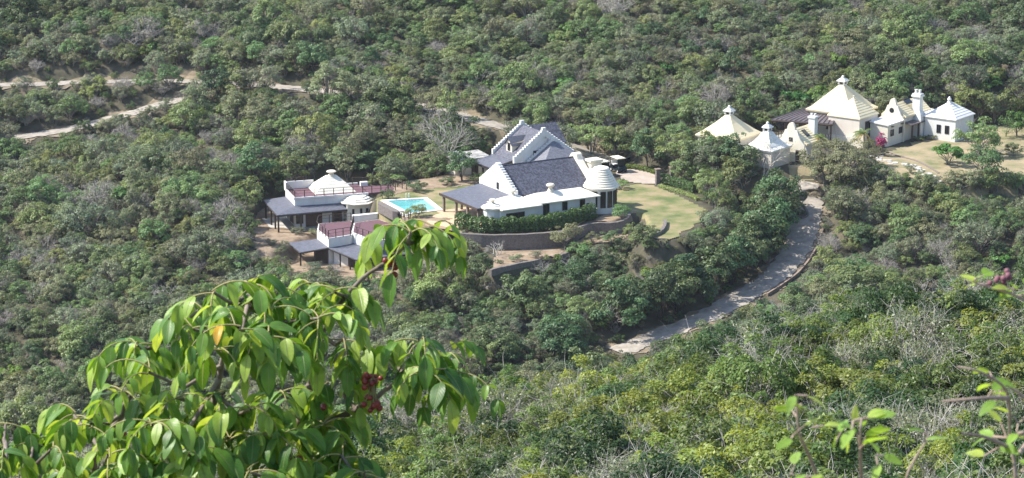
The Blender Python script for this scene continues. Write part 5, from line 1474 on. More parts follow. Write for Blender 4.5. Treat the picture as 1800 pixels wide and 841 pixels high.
# ---- garden plants, each placed for itself: crown centre in the photo, crown radius and height in metres
def at_crown(px, py, hc, y0=200): return hit(px, py, hc, y0)
def garden(name, label, cat, key, px, py, r, hh, shape=None, group=None, base=2.0, base_h=3.5, rot=None, y0=200):
    cname, adj, protos = KINDS[key]
    p = at_crown(px, py, hh * .55, y0)
    t, c, _ = protos[(shape or 0) % len(protos)]
    if key == 'broad': base, base_h = 4.8, 5.2
    sx = r / base; sz = hh / base_h
    return put(name, label, cat, group, t, c, p[0], p[1], p[2] - .05, sx, sz, rot if rot is not None else (px * .37) % 6.28)
G_ = [
    ('dense_tree', 'large dark green tree behind and left of the roof terrace cottage', 'dark', 450, 292, 2.5, 5.2),
    ('bushy_tree', 'green tree with bare dark trunk at the left end of the terrace cottage', 'mid', 432, 345, 2.6, 4.8),
    ('bushy_tree', 'mid green tree overhanging the yard left of the terrace cottage', 'mid', 425, 395, 1.9, 3.8),
    ('dense_tree', 'dark tree above the upper road bend, right of the ramp junction', 'dark', 665, 182, 2.3, 4.6),
    ('bushy_tree', 'round dark green tree behind the roof terrace and left of the windswept tree', 'dark', 650, 292, 2.0, 3.0),
    ('bushy_tree', 'mid green spreading bush behind the deck railing, left of the windswept tree', 'mid', 690, 290, 1.7, 2.6),
    ('dense_tree', 'tall dark tree directly right of the windswept bare tree', 'dark', 800, 232, 2.3, 5.2),
    ('bushy_tree', 'leafy tree in shade left of the rear house veranda', 'dark', 812, 292, 1.9, 3.6),
    ('broadleaf_tree', 'large spreading yellow-green leafy tree right of the slate rear house roof', 'pale', 1040, 238, 2.9, 5.0),
    ('broadleaf_tree', 'yellow-green tree behind the golf cart, beside the large spreading one', 'mid', 1085, 250, 2.1, 4.4),
    ('dense_tree', 'dark rounded tree behind the gravel drive, left of the gate pillars', 'dark', 1142, 266, 2.2, 4.6),
    ('bushy_tree', 'green tree directly behind the rear gate pillar', 'mid', 1192, 262, 2.2, 4.2),
    ('dense_tree', 'dark tree between the gate pillars and the vented pyramid cottage', 'dark', 1222, 286, 2.0, 3.6),
    ('bushy_tree', 'rounded yellow-green tree at the right end of the gate hedge', 'pale', 1257, 334, 2.0, 4.6),
    ('dense_tree', 'dark tree in front of the vented pyramid cottage roof', 'dark', 1274, 274, 2.1, 3.8),
    ('scrub_tree', 'grey-green low tree below the garden path stones', 'grey', 1640, 326, 1.9, 2.8),
    ('scrub_tree', 'olive low tree at the lower end of the garden path', 'olive', 1692, 318, 2.0, 2.8),
    ('scrub_tree', 'mid-green low tree below the dry lawn, toward the right frame edge', 'mid', 1755, 318, 2.0, 3.0),
    ('garden_bush', 'small open shrub between the path stones and the path edging', 'olive', 1600, 296, .8, 1.2),
    ('garden_bush', 'small green shrub on the tan dirt terrace, left part', 'olive', 905, 452, .8, .9),
    ('garden_bush', 'small grey shrub on the tan dirt terrace, right part', 'grey', 942, 446, .8, 1.0),
    ('garden_bush', 'bush at the dirt slope left of the lower cottage veranda', 'olive', 492, 440, .9, 1.0),
    ('garden_bush', 'grey bush on the bare yard between the two cottages, left', 'grey', 478, 425, .8, .9),
    ('bushy_tree', 'green tree behind the left end of the purple roof terrace', 'mid', 505, 300, 2.1, 4.2),
    ('dense_tree', 'dark tree at the left corner of the terrace cottage, behind the veranda roof', 'dark', 476, 322, 2.0, 4.0),
    ('bushy_tree', 'olive tree behind the purple roof terrace, left of its pyramid', 'olive', 540, 290, 2.1, 4.0),
    ('bushy_tree', 'olive tree behind the purple roof terrace, right of its pyramid', 'olive', 612, 292, 2.0, 3.8),
    ('bushy_tree', 'mid-green tree up the slope behind the far right pavilion, left', 'mid', 1722, 180, 2.2, 4.0),
    ('bushy_tree', 'olive tree up the slope behind the far right pavilion, middle', 'olive', 1748, 188, 2.2, 4.0),
    ('bushy_tree', 'mid-green tree on the slope right of the far right pavilion', 'mid', 1772, 182, 2.3, 4.2),
    ('dense_tree', 'dark tree below the left corner of the vented pyramid cottage', 'dark', 1234, 264, 2.2, 4.0),
    ('bushy_tree', 'mid-green tree against the pyramid cottage wall, between two dark ones', 'mid', 1256, 266, 1.9, 3.8),
    ('dense_tree', 'dark tree at the right wall of the vented pyramid cottage', 'dark', 1296, 266, 1.9, 3.6),
    ('dense_tree', 'dark tree covering the wall between the two vented roofs', 'dark', 1308, 282, 1.9, 3.6),
    ('bushy_tree', 'mid green tree below the vented pyramid cottage, above the yellow-green one', 'mid', 1296, 300, 2.2, 3.6),
    ('dense_tree', 'dark green tree left of the planted road island', 'dark', 1348, 352, 1.8, 4.0),
    ('spreading_tree', 'wide olive tree filling the space below the palms and pink bush', 'broad', 1482, 279, 4.9, 5.2),
    ('scrub_tree', 'olive tree hanging over the right side of the road top', 'olive', 1452, 304, 2.2, 3.2),
    ('scrub_tree', 'olive tree below the garden path, right of the wide olive one', 'olive', 1535, 312, 2.4, 3.2),
    ('broadleaf_tree', 'pale spreading broad-leaved tree behind the timber porch roof', 'bright', 1400, 172, 2.5, 4.2),
    ('broadleaf_tree', 'pale broad-leaved tree behind the yellow pyramid, left shoulder', 'bright', 1438, 160, 2.1, 3.8),
    ('bushy_tree', 'green bushy tree behind the curved gable with the round window', 'mid', 1565, 152, 2.5, 4.2),
    ('bushy_tree', 'green tree behind the tall white chimney, right side', 'dark', 1600, 150, 1.9, 3.6),
    ('bushy_tree', 'bright leafy tree behind the far right pavilion roof', 'pale', 1692, 170, 2.3, 4.4),
    ('garden_tree', 'bright spreading leafy tree on the dry lawn below the far pavilion', 'bright', 1668, 262, 2.7, 3.8),
    ('garden_tree', 'darker leafy tree beside the bright one on the dry lawn', 'mid', 1722, 240, 2.7, 4.4),
    ('garden_tree', 'open leafy tree with dark shade below it, lower right of the dry lawn', 'mid', 1728, 283, 2.6, 3.8),
    ('garden_tree', 'leafy green tree at the right frame edge beside the dry lawn', 'bright', 1790, 208, 1.9, 4.6),
    ('garden_tree', 'small leaning green bush on the dry lawn near the right frame edge', 'mid', 1782, 262, 1.1, 1.6),
    ('garden_bush', 'round green bush at the near left corner of the pool', 'mid', 733, 371, 1.2, 1.5),
    ('garden_bush', 'round green bush on the brown bank behind the pool', 'mid', 733, 327, 1.15, 1.4),
    ('garden_bush', 'small dark bush beside a dead log behind the pool', 'dark', 785, 319, 1.0, 1.0),
    ('garden_bush', 'yellow-green bush beside the rear house veranda posts', 'pale', 842, 312, 1.2, 1.7),
    ('garden_bush', 'green bush between the deck railing and the timber fence', 'mid', 683, 341, .8, 1.2),
    ('garden_bush', 'yellow-green bush on the drive just right of the round tower', 'pale', 1092, 322, 1.1, 1.5),
    ('garden_bush', 'leafy bush at the foot of the round tower, right side', 'mid', 1092, 372, 1.2, 1.6),
    ('garden_bush', 'blue-green agave-like bush in front of the terrace cottage veranda', 'grey', 522, 405, .9, 1.1),
    ('garden_bush', 'small tawny grass clump in front of the terrace cottage', 'olive', 551, 408, .7, .9),
    ('garden_bush', 'green planting on the ledge between the two cottages', 'mid', 592, 395, 1.0, .8),
    ('garden_bush', 'second planting clump on the ledge, nearer the pavilion', 'mid', 612, 392, .9, .8),
    ('garden_bush', 'grassy bush below the small windows of the bath pavilion', 'olive', 640, 382, .9, .8),
    ('garden_bush', 'blue-green leafy bush before the lower cottage veranda', 'grey', 548, 468, 1.3, 1.2),
    ('garden_bush', 'reddish brown bush before the lower cottage wall', 'dry', 588, 472, 1.2, 1.2),
    ('garden_bush', 'green bush tucked against the lower cottage, right part', 'mid', 640, 474, 1.1, 1.2),
    ('garden_bush', 'yellowish shrub against the tall stone wall, growing on the dirt terrace', 'olive', 990, 412, 1.8, 3.0),
    ('garden_bush', 'low olive shrub below the curved tower wall', 'olive', 1040, 418, 1.1, 1.3),
    ('garden_bush', 'dark shrub below the curved tower wall, right of the low olive one', 'dark', 1078, 419, 1.3, 1.6),
    ('garden_bush', 'mid-green shrub on the lower terrace wall, right half', 'mid', 1016, 440, 1.5, 1.9),
    ('garden_bush', 'grey-green shrub spilling over the lower terrace wall', 'grey', 1050, 442, 1.5, 1.9),
    ('garden_bush', 'olive shrub hiding the right end of the lower terrace wall', 'olive', 1096, 434, 1.6, 2.1),
    ('garden_bush', 'dark shrub hiding the left end of the lower terrace wall', 'dark', 850, 468, 1.6, 2.2),
    ('garden_bush', 'grey-green shrub under the patio edge, left of the stone wall', 'grey', 815, 432, 1.7, 2.2),
    ('garden_bush', 'dark shrub on the slope below the patio', 'dark', 775, 420, 1.5, 1.8),
    ('garden_bush', 'dark shrub beside the short curved wall end on the lawn rim', 'dark', 1135, 412, 1.7, 2.2),
    ('garden_bush', 'low round clipped shrub on the road island, left', 'olive', 1383, 374, 1.3, 1.1),
    ('garden_bush', 'low dark shrub on the road island, right end', 'dark', 1405, 374, .9, .8),
    ('garden_bush', 'dark clipped bush under the pink flowering one', 'dark', 1554, 268, .7, .8),
    ('garden_bush', 'rounded green bush beside the porch of the low white wing', 'mid', 1616, 243, .7, .8),
    ('garden_bush', 'second green bush beside the porch, nearer the far pavilion', 'pale', 1636, 240, .9, .8),
    ('broadleaf_shrub', 'bright lime green broad-leaved shrub in the dark wood below the lawn', 'bright', 1148, 478, 1.9, 2.4),
    ('broadleaf_shrub', 'pale silvery leaved shrub in the dark wood below the stone terrace', 'pale', 985, 528, 1.8, 2.4),
    ('broadleaf_shrub', 'bright green sapling at the lower road edge, between road and villa wood', 'bright', 1060, 560, 1.5, 2.6),
    ('bushy_tree', 'pale round shrub by the pool lawn fence, below the dark tree', 'pale', 700, 312, 1.0, 1.4),
]
for i, (nm, lb, key, px, py, r, hh) in enumerate(G_):
    cat = 'tree' if 'tree' in nm else 'shrub'
    garden(nm, lb, cat, key, px, py, r, hh, shape=i)

scr = []
for key_, spans in (('upper', [(436, 490, 1.2, 2.2), (578, 726, 1.25, 2.4), (757, 790, 1.0, 2.4), (906, 990, 1.1, 2.6), (-20, 430, .58, 9), (492, 575, .6, 6)]), ('ramp', [(-20, 38, 1.0, 2.4), (352, 424, 1.05, 2.2), (60, 350, .52, 10)])):
    pts_ = ROADS[key_][0]; acc = 0
    for i_ in range(1, len(pts_)):
        a_, b_ = pts_[i_ - 1], pts_[i_]; L0_ = sqrt((b_[0] - a_[0]) ** 2 + (b_[1] - a_[1]) ** 2); n_ = max(1, int(L0_ / .4))
        for j_ in range(n_):
            q_ = [a_[k] + (b_[k] - a_[k]) * j_ / n_ for k in range(3)]; acc += L0_ / n_
            ppx, ppy = proj(*q_)
            sp = [s for s in spans if s[0] <= ppx < s[1]]
            if sp and acc >= sp[0][3]:
                acc = RNG.uniform(-.5, .5); scr.append((q_[0] + RNG.uniform(-.3, .3), q_[1] - 3.0 - RNG.uniform(0, .7), sp[0][2] * RNG.uniform(.85, 1.15)))
scr_k = [['mid', 'olive', 'grey', 'dark'][int(RNG.integers(4))] for _ in scr]
scr_p = [proj(x_, y_, hs(x_, y_) + 2 * s_) for x_, y_, s_ in scr]
scr_l = make_labels([(KINDS[k][1], 'roadside tree', p_[0], p_[1], .9) for k, p_ in zip(scr_k, scr_p)])
for (x_, y_, s_), k, lb in zip(scr, scr_k, scr_l):
    t0_, c0_, _ = KINDS[k][2][int(RNG.integers(len(KINDS[k][2])))]
    put('roadside_tree', lb, 'tree', 'trees standing before the upper roads', t0_, c0_, x_, y_, hs(x_, y_) - .15, s_, s_ * 1.1, float(RNG.uniform(0, 6.28)))
bank = ROADS['lower'][0]
bk = 0
names = ['dark tree on left bank of lower road, %s' % q for q in ('lowest of the row', 'second from bottom', 'third from bottom', 'fourth from bottom', 'fifth from bottom', 'sixth from bottom', 'seventh from bottom', 'seventh from island', 'sixth from island', 'fifth from island', 'fourth from island', 'third from island', 'second from island', 'nearest the island')]
for i_, f_ in enumerate((.08, .13, .18, .23, .28, .33, .38, .43, .48, .53, .58, .63, .68, .73)):
    k_ = int(len(bank) * f_)
    a_, b_ = np.array(bank[k_ - 1]), np.array(bank[k_ + 1]); t_ = (b_ - a_)[:2]; t_ /= np.linalg.norm(t_)
    q_ = np.array(bank[k_][:2]) + np.array([-t_[1], t_[0]]) * 3.3
    t0_, c0_, _ = KINDS['dark'][2][i_ % 2]
    zq_ = hs(*q_); f_s = next((f for f in (1.35, 1.2, 1.05, .9, .75, .6, .4) if not blocked(np.array([q_[0]]), np.array([q_[1]]), np.array([zq_]), 1.7 * f, 3.7 * f)[0]), .3)
    put('dense_tree', names[i_], 'tree', 'trees along the left bank of the lower road', t0_, c0_, q_[0], q_[1], zq_ - .2, f_s, f_s * 1.1, i_ * 1.7)
# ---- windswept and dead trees
def deadtree(label, px, py, base_px=True, mt='twig', leafy=None, y0=200, nleaf=0, size=.06, **kw):
    p = hit(px, py, 0, y0)
    (tv, tf), tips = branchy(**kw)
    t = np_mesh('trunk', tv, tf, [M[mt]])
    c = None
    if nleaf:
        rng = np.random.default_rng(kw['seed'])
        P = tips[rng.integers(len(tips), size=nleaf)] + rng.normal(0, .25, (nleaf, 3))
        V, F = leaves_np(rng, P, np.tile([0, 0, 1.0], (nleaf, 1)), size)
        c = np_mesh('crown', V, F, [M[leafy]])
    return put('bare_tree', label, 'tree', None, t, c, p[0], p[1], p[2], 1, 1, 0)
deadtree('windswept grey bare tree leaning left behind the pool', 775, 296, seed=5, height=7.6, spread=1.1, depth=6, r0=.20, lean=(-.10, 0), leafy='lf_grey', nleaf=1500, size=.09, n0=2)
deadtree('small fallen grey bare tree at the foot of the tall stone wall', 872, 452, seed=9, height=2.6, spread=1.2, depth=4, r0=.07, lean=(.05, 0), n0=3)
deadtree('bare grey-brown tree above the planted road island', 1342, 312, seed=12, height=5.0, spread=1.0, depth=6, r0=.13, leafy='lf_grey', nleaf=700, size=.08, n0=2)
deadtree('bare branching tree in shadow left of the round pale tree by the drive', 1232, 300, seed=14, height=4.6, spread=.9, depth=5, r0=.10, leafy='lf_mid', nleaf=500, size=.09, n0=2)
deadtree('small open bare-stemmed tree on the upper part of the dry lawn', 1765, 240, seed=17, height=3.4, spread=1.1, depth=5, r0=.10, leafy='lf_mid', nleaf=1300, size=.09, n0=1, mt='trunkdark')
p = hit(750, 312, 0, 200)
R_ = thing('dead_tree', 'thick pale leaning dead trunk beside the windswept tree', 'dead tree', p); OFF[R_.name] = (0, 0, 0)
a = MB(); a.tube([(0, 0, -.2), (.05, 0, .6), (.15, 0, 1.4), (.35, 0, 2.2)], .28, .08, 8); a.build('trunk', M['twig'], R_)

# ---- palms, flowering bush, aloes
def palm(label, px, py, hgt, seed):
    p = hit(px, py, hgt, 200)
    rng = np.random.default_rng(seed); g1, g2, tr = NB(), NB(), NB()
    tr.add(*tube_np([(0, 0, -.3), (.05, 0, hgt * .5), (0, 0, hgt)], [.13, .10, .09], 8))
    for k in range(22):
        a = rng.uniform(0, 6.28); el = rng.uniform(-.9, 1.2); L = rng.uniform(1.25, 1.65)
        pts = []
        for j in range(6):
            t = j / 5
            pts.append(np.array([cos(a) * L * t * cos(el * (1 - .3 * t)), sin(a) * L * t * cos(el * (1 - .3 * t)), hgt + L * (sin(el) * t - .65 * t * t)]))
        gg = g2 if el < -.25 else g1
        side = np.array([-sin(a), cos(a), 0])
        for j in range(1, 6):
            for s_ in (-1, 1):
                for q in (0, .5):
                    b = pts[j - 1] * (1 - q) + pts[j] * q
                    tip = b + side * s_ * .36 * (1 - .1 * j) + np.array([cos(a), sin(a), 0]) * .16 - np.array([0, 0, .16])
                    w2 = np.array([cos(a), sin(a), .2]) * .06
                    gg.add(np.array([b - w2, tip, b + w2, b + w2 * .5]), [(0, 1, 2, 3)])
        gg.add(*tube_np(pts, [.02, .018, .015, .012, .008, .004], 3))
    o = thing('palm_tree', label, 'palm', p); OFF[o.name] = (0, 0, 0)
    for nm, g_, mt in (('trunk', tr, 'trunk'), ('fronds', g1, 'lf_palm'), ('dry_fronds', g2, 'lf_yel')):
        if g_.V:
            c = bpy.data.objects.new(nm, np_mesh(nm, *g_.out(), [M[mt]])); link(c, o)
palm('small palm with yellowing lower fronds in front of the gabled cottage', 1442, 241, 2.9, 3)
palm('small palm with yellow skirt of fronds beside the stepped block, left of the pink bush', 1519, 233, 2.9, 8)
(tv, tf), (cv, cf) = make_tree(41, .62, 1.15, 1.4, 750, .10, 22, stems=4, twigs=14, tight=.4)
p = hit(1549, 258, 1.3, 200)
put('flowering_bush', 'magenta flowering bougainvillea bush against the stepped block', 'flowering bush', None, np_mesh('trunk', tv, tf, [M['trunkdark']]), np_mesh('crown', cv, cf, [M['lf_pink']]), p[0], p[1], p[2], 1, 1.1, 0)
def aloe(label, px, py, s_, seed):
    p = hit(px, py, 1.6 * s_, 60)
    rng = np.random.default_rng(seed); g1, tr = NB(), NB()
    for k in range(7):
        a = rng.uniform(0, 6.28); top = np.array([cos(a) * rng.uniform(.2, .75), sin(a) * rng.uniform(.2, .75), rng.uniform(1.0, 1.8)])
        tr.add(*tube_np([(0, 0, -.3), top * np.array([.7, .7, .45]), top], [.05, .035, .025], 5))
        for j in range(16):
            b = rng.uniform(0, 6.28); el = rng.uniform(-.15, 1.15); L = rng.uniform(.28, .42)
            d = np.array([cos(b) * cos(el), sin(b) * cos(el), sin(el)]); sd = np.array([-sin(b), cos(b), 0]) * .022
            q1 = top + d * L * .5; q2 = top + d * L - np.array([0, 0, .16 * L + .04])
            g1.add(np.array([top - sd * .8, q1 - sd, q1 + sd, top + sd * .8]), [(0, 1, 2, 3)])
            g1.add(np.array([q1 - sd, q2 - sd * .1, q2 + sd * .1, q1 + sd]), [(0, 1, 2, 3)])
    o = thing('aloe', label, 'aloe', p); OFF[o.name] = (0, 0, 0); o.scale = (s_, s_, s_)
    c = bpy.data.objects.new('trunk', np_mesh('trunk', *tr.out(), [M['twig']])); link(c, o)
    c = bpy.data.objects.new('rosettes', np_mesh('rosettes', *g1.out(), [M['lf_palm']])); link(c, o)
aloe('tall spiky aloe with curved yellow-green leaves on the near ridge, left one', 1402, 536, 1.0, 4)
aloe('spiky aloe on the near ridge, right of the tall one', 1424, 556, .85, 5)
deadtree('leafless forked stem standing before the lower road, left of two', 1205, 655, seed=21, height=2.9, spread=.75, depth=3, r0=.05, n0=4, y0=60, mt='trunk', twist=.35)
deadtree('leafless thin stem standing before the lower road, right of two', 1243, 655, seed=23, height=2.6, spread=.4, depth=3, r0=.04, n0=2, y0=60, mt='trunk', twist=.3)

# ---- hedges
def hedge(name, label, pix, z0, hh, wd, mt, nleaf, size, seed, group=None, bright=True):
    pts = catmull([W(a, b, z0) for a, b in pix], 8)
    rng = np.random.default_rng(seed); A = np.array(pts)
    seg = np.linalg.norm(np.diff(A[:, :2], axis=0), axis=1); cum = np.concatenate([[0], np.cumsum(seg)])
    t = rng.uniform(0, cum[-1], nleaf)
    X = np.interp(t, cum, A[:, 0]); Y = np.interp(t, cum, A[:, 1])
    k = np.clip(np.searchsorted(cum, t) - 1, 0, len(A) - 2); D = (A[k + 1] - A[k])[:, :2]; D /= np.linalg.norm(D, axis=1)[:, None]
    a = rng.uniform(-.5, pi + .5, nleaf)
    bump = 1 + .13 * np.sin(t * 2.1) + .10 * np.sin(t * 5.3 + 1) + .06 * np.sin(t * 11)
    q = rng.uniform(.55, 1, nleaf) ** .4 * bump
    lx = np.cos(a) * wd / 2 * q; lz = hh * .5 + np.sign(np.sin(a)) * np.abs(np.sin(a)) ** .6 * hh * .5 * q
    lz = np.where(rng.random(nleaf) < .35, lz * rng.uniform(.3, 1, nleaf), lz)
    P = np.stack([X - D[:, 1] * lx, Y + D[:, 0] * lx, z0 + lz], 1)
    N = np.stack([-D[:, 1] * np.cos(a), D[:, 0] * np.cos(a), np.sin(a) + .3], 1); N /= np.linalg.norm(N, axis=1)[:, None]
    V, F = leaves_np(rng, P, N, size, .55, .45)
    c = A[len(A) // 2]
    root = thing(name, label, 'hedge', tuple(c), 0, group); OFF[root.name] = tuple(c)
    cr_ = bpy.data.objects.new('foliage', np_mesh('foliage', V - c, F, [M[mt]])); link(cr_, root)
    tb = NB()
    for s_ in np.arange(.3, cum[-1], .55):
        x_, y_ = np.interp(s_, cum, A[:, 0]), np.interp(s_, cum, A[:, 1])
        for j in range(3):
            tb.add(*tube_np([(x_, y_, z0 - .3), (x_ + rng.normal(0, .1), y_ + rng.normal(0, .1), z0 + hh * .4), (x_ + rng.normal(0, .25), y_ + rng.normal(0, .2), z0 + hh * .8)], [.035, .025, .01], 4))
    V, F = tb.out()
    st_ = bpy.data.objects.new('stems', np_mesh('stems', V - c, F, [M['trunkdark']])); link(st_, root)
hedge('hedge', 'long glossy green clipped hedge along the top of the tall stone wall', [(806, 400), (850, 408), (900, 408), (950, 404), (1000, 396), (1040, 384)], Z0, 1.75, 1.5, 'lf_hedge', 15000, .12, 3)
hedge('hedge', 'dark clipped hedge running right from the near gate pillar', [(1160, 323), (1185, 328), (1205, 334), (1222, 340)], Z0, 1.3, .9, 'lf_hedge', 4200, .09, 4)
hedge('hedge', 'low pale flowering border at the foot of the gate hedge', [(1160, 330), (1185, 337), (1210, 345), (1228, 354)], Z0, .45, .8, 'lf_pale', 1800, .09, 5)
hedge('hedge', 'low green border along the back edge of the gravel drive', [(1100, 297), (1120, 298), (1140, 302), (1154, 308)], Z0, .6, .9, 'lf_bright', 1500, .10, 6)

# ================================================================== the near ridge
sx_, sy_ = 1.75, 1.75
fx, fy = np.meshgrid(np.arange(-13, 28, sx_), np.arange(48, 124, sy_))
fx = (fx + RNG.uniform(-.6, .6, fx.shape)).ravel(); fy = (fy + RNG.uniform(-.6, .6, fy.shape)).ravel()
m = (np.abs(fx) < .2095 * fy + 2.5); fx, fy = fx[m], fy[m]
fz = h(fx, fy)
fs = RNG.uniform(.62, 1.1, fx.shape)
ok = np.zeros(fx.shape, bool); ff = fs.copy()
for f_ in (1, .75, .5):
    b_ = blocked(fx, fy, fz, 1.5 * fs * f_, 2.5 * fs * f_)
    ff = np.where(~ok & ~b_, fs * f_, ff); ok |= ~b_
fx, fy, fz, ff = fx[ok], fy[ok], fz[ok], ff[ok]
FPX, FPY = proj(fx, fy, fz + 1.4 * ff)
pn = np.sin(fx * .5 + 1) * np.sin(fy * .3) + .5 * np.sin(fx * 1.1 - fy * .5)
u = RNG.random(fx.shape) + .12 * pn
fk = np.where(u < .18, 2, np.where(u < .56, 0, np.where(u < .80, 1, 3)))
inv = (FPX > 560) & (FPX < 1840) & (FPY < 880)
vis = np.where(inv, ff / fy, 0)
order = np.argsort(-vis)
nv = int(min(290, inv.sum()))
single = order[:nv]; rest2 = order[nv:]
items = [(NEARK[NKEYS[fk[i]]][1], 'near shrub', FPX[i], FPY[i], ff[i]) for i in single]
labs = make_labels(items)
for i, lb in zip(single, labs):
    cname, adj, protos = NEARK[NKEYS[fk[i]]]
    t, c, _ = protos[RNG.integers(len(protos))]
    put('shrub', lb, 'shrub', 'shrubs on the near slope', t, c, float(fx[i]), float(fy[i]), float(fz[i]) - .1, float(ff[i]), float(ff[i] * RNG.uniform(.85, 1.2)), float(RNG.uniform(0, 6.28)))
src2 = bpy.data.collections.new('near_source'); n2 = 0; k2 = {}
for key in NKEYS:
    k2[key] = []
    for (t, c, _) in NEARK[key][2]:
        tv = np.zeros(len(t.vertices) * 3, np.float32); t.vertices.foreach_get('co', tv)
        tf = np.zeros(len(t.loops), np.int32); t.loops.foreach_get('vertex_index', tf)
        cv = np.zeros(len(c.vertices) * 3, np.float32); c.vertices.foreach_get('co', cv)
        cf = np.zeros(len(c.loops), np.int32); c.loops.foreach_get('vertex_index', cf)
        tv, cv, tf, cf = tv.reshape(-1, 3), cv.reshape(-1, 3), tf.reshape(-1, 4), cf.reshape(-1, 4)
        me = np_mesh('near_plant', np.concatenate([tv, cv]), np.concatenate([tf, cf + len(tv)]), [t.materials[0], c.materials[0]], np.concatenate([np.zeros(len(tf)), np.ones(len(cf))]))
        o = bpy.data.objects.new('near_plant_%02d' % n2, me); src2.objects.link(o); k2[key].append(n2); n2 += 1
if len(rest2):
    mass('near_scrub', 'remaining scrub of the near slope below and beyond the picked shrubs', 'scrub', np.stack([fx[rest2], fy[rest2], fz[rest2] - .1], 1),
         np.stack([ff[rest2]] * 3, 1), [int(RNG.choice(k2[NKEYS[fk[i]]])) for i in rest2], RNG.uniform(0, 6.28, len(rest2)), src2)

# bare pale branches that stand out of the near scrub
dl = []
for k in range(28):
    px = RNG.uniform(720, 1780); lim = 690 - (px - 700) * .19
    py = RNG.uniform(lim + 15, 840)
    p = hit(px, py, 1.0, 58)
    if p is None or p[1] > 125: continue
    dl.append((px, py, p))
labs = make_labels([('leafless pale-branched', 'near shrub', a, b, 1) for a, b, _ in dl])
dmesh = []
for k in range(4):
    (tv, tf), _t = branchy(seed=60 + k, height=2.3, spread=1.4, depth=5, r0=.06, n0=3, twist=.8)
    dmesh.append(np_mesh('trunk', tv, tf, [M['twig']]))
for k, ((a, b, p), lb) in enumerate(zip(dl, labs)):
    put('bare_shrub', lb, 'shrub', 'leafless shrubs on the near slope', dmesh[k % 4], None, p[0], p[1], p[2], float(RNG.uniform(.8, 1.25)), float(RNG.uniform(.8, 1.2)), float(RNG.uniform(0, 6.28)))

dd = []
for k in range(400):
    if len(dd) >= 46: break
    px, py = RNG.uniform(0, 1800), RNG.uniform(8, 620)
    p = hit(px, py, 2.5, 200)
    if p is None or not free(np.array([p[0]]), np.array([p[1]]))[0]: continue
    s_ = RNG.uniform(1.25, 1.75)
    if blocked(np.array([p[0]]), np.array([p[1]]), np.array([p[2]]), 1.6 * s_, 2.6 * s_)[0]: continue
    dd.append((px, py, p, s_))
labs = make_labels([('pale leafless', 'dead tree', a, b, 1) for a, b, _, _ in dd])
for k, ((a, b, p, s_), lb) in enumerate(zip(dd, labs)):
    put('dead_tree', lb, 'tree', 'dead trees among the hillside scrub', dmesh[k % 4], None, p[0], p[1], p[2], s_ * .8, s_ * float(RNG.uniform(.95, 1.25)), float(RNG.uniform(0, 6.28)))

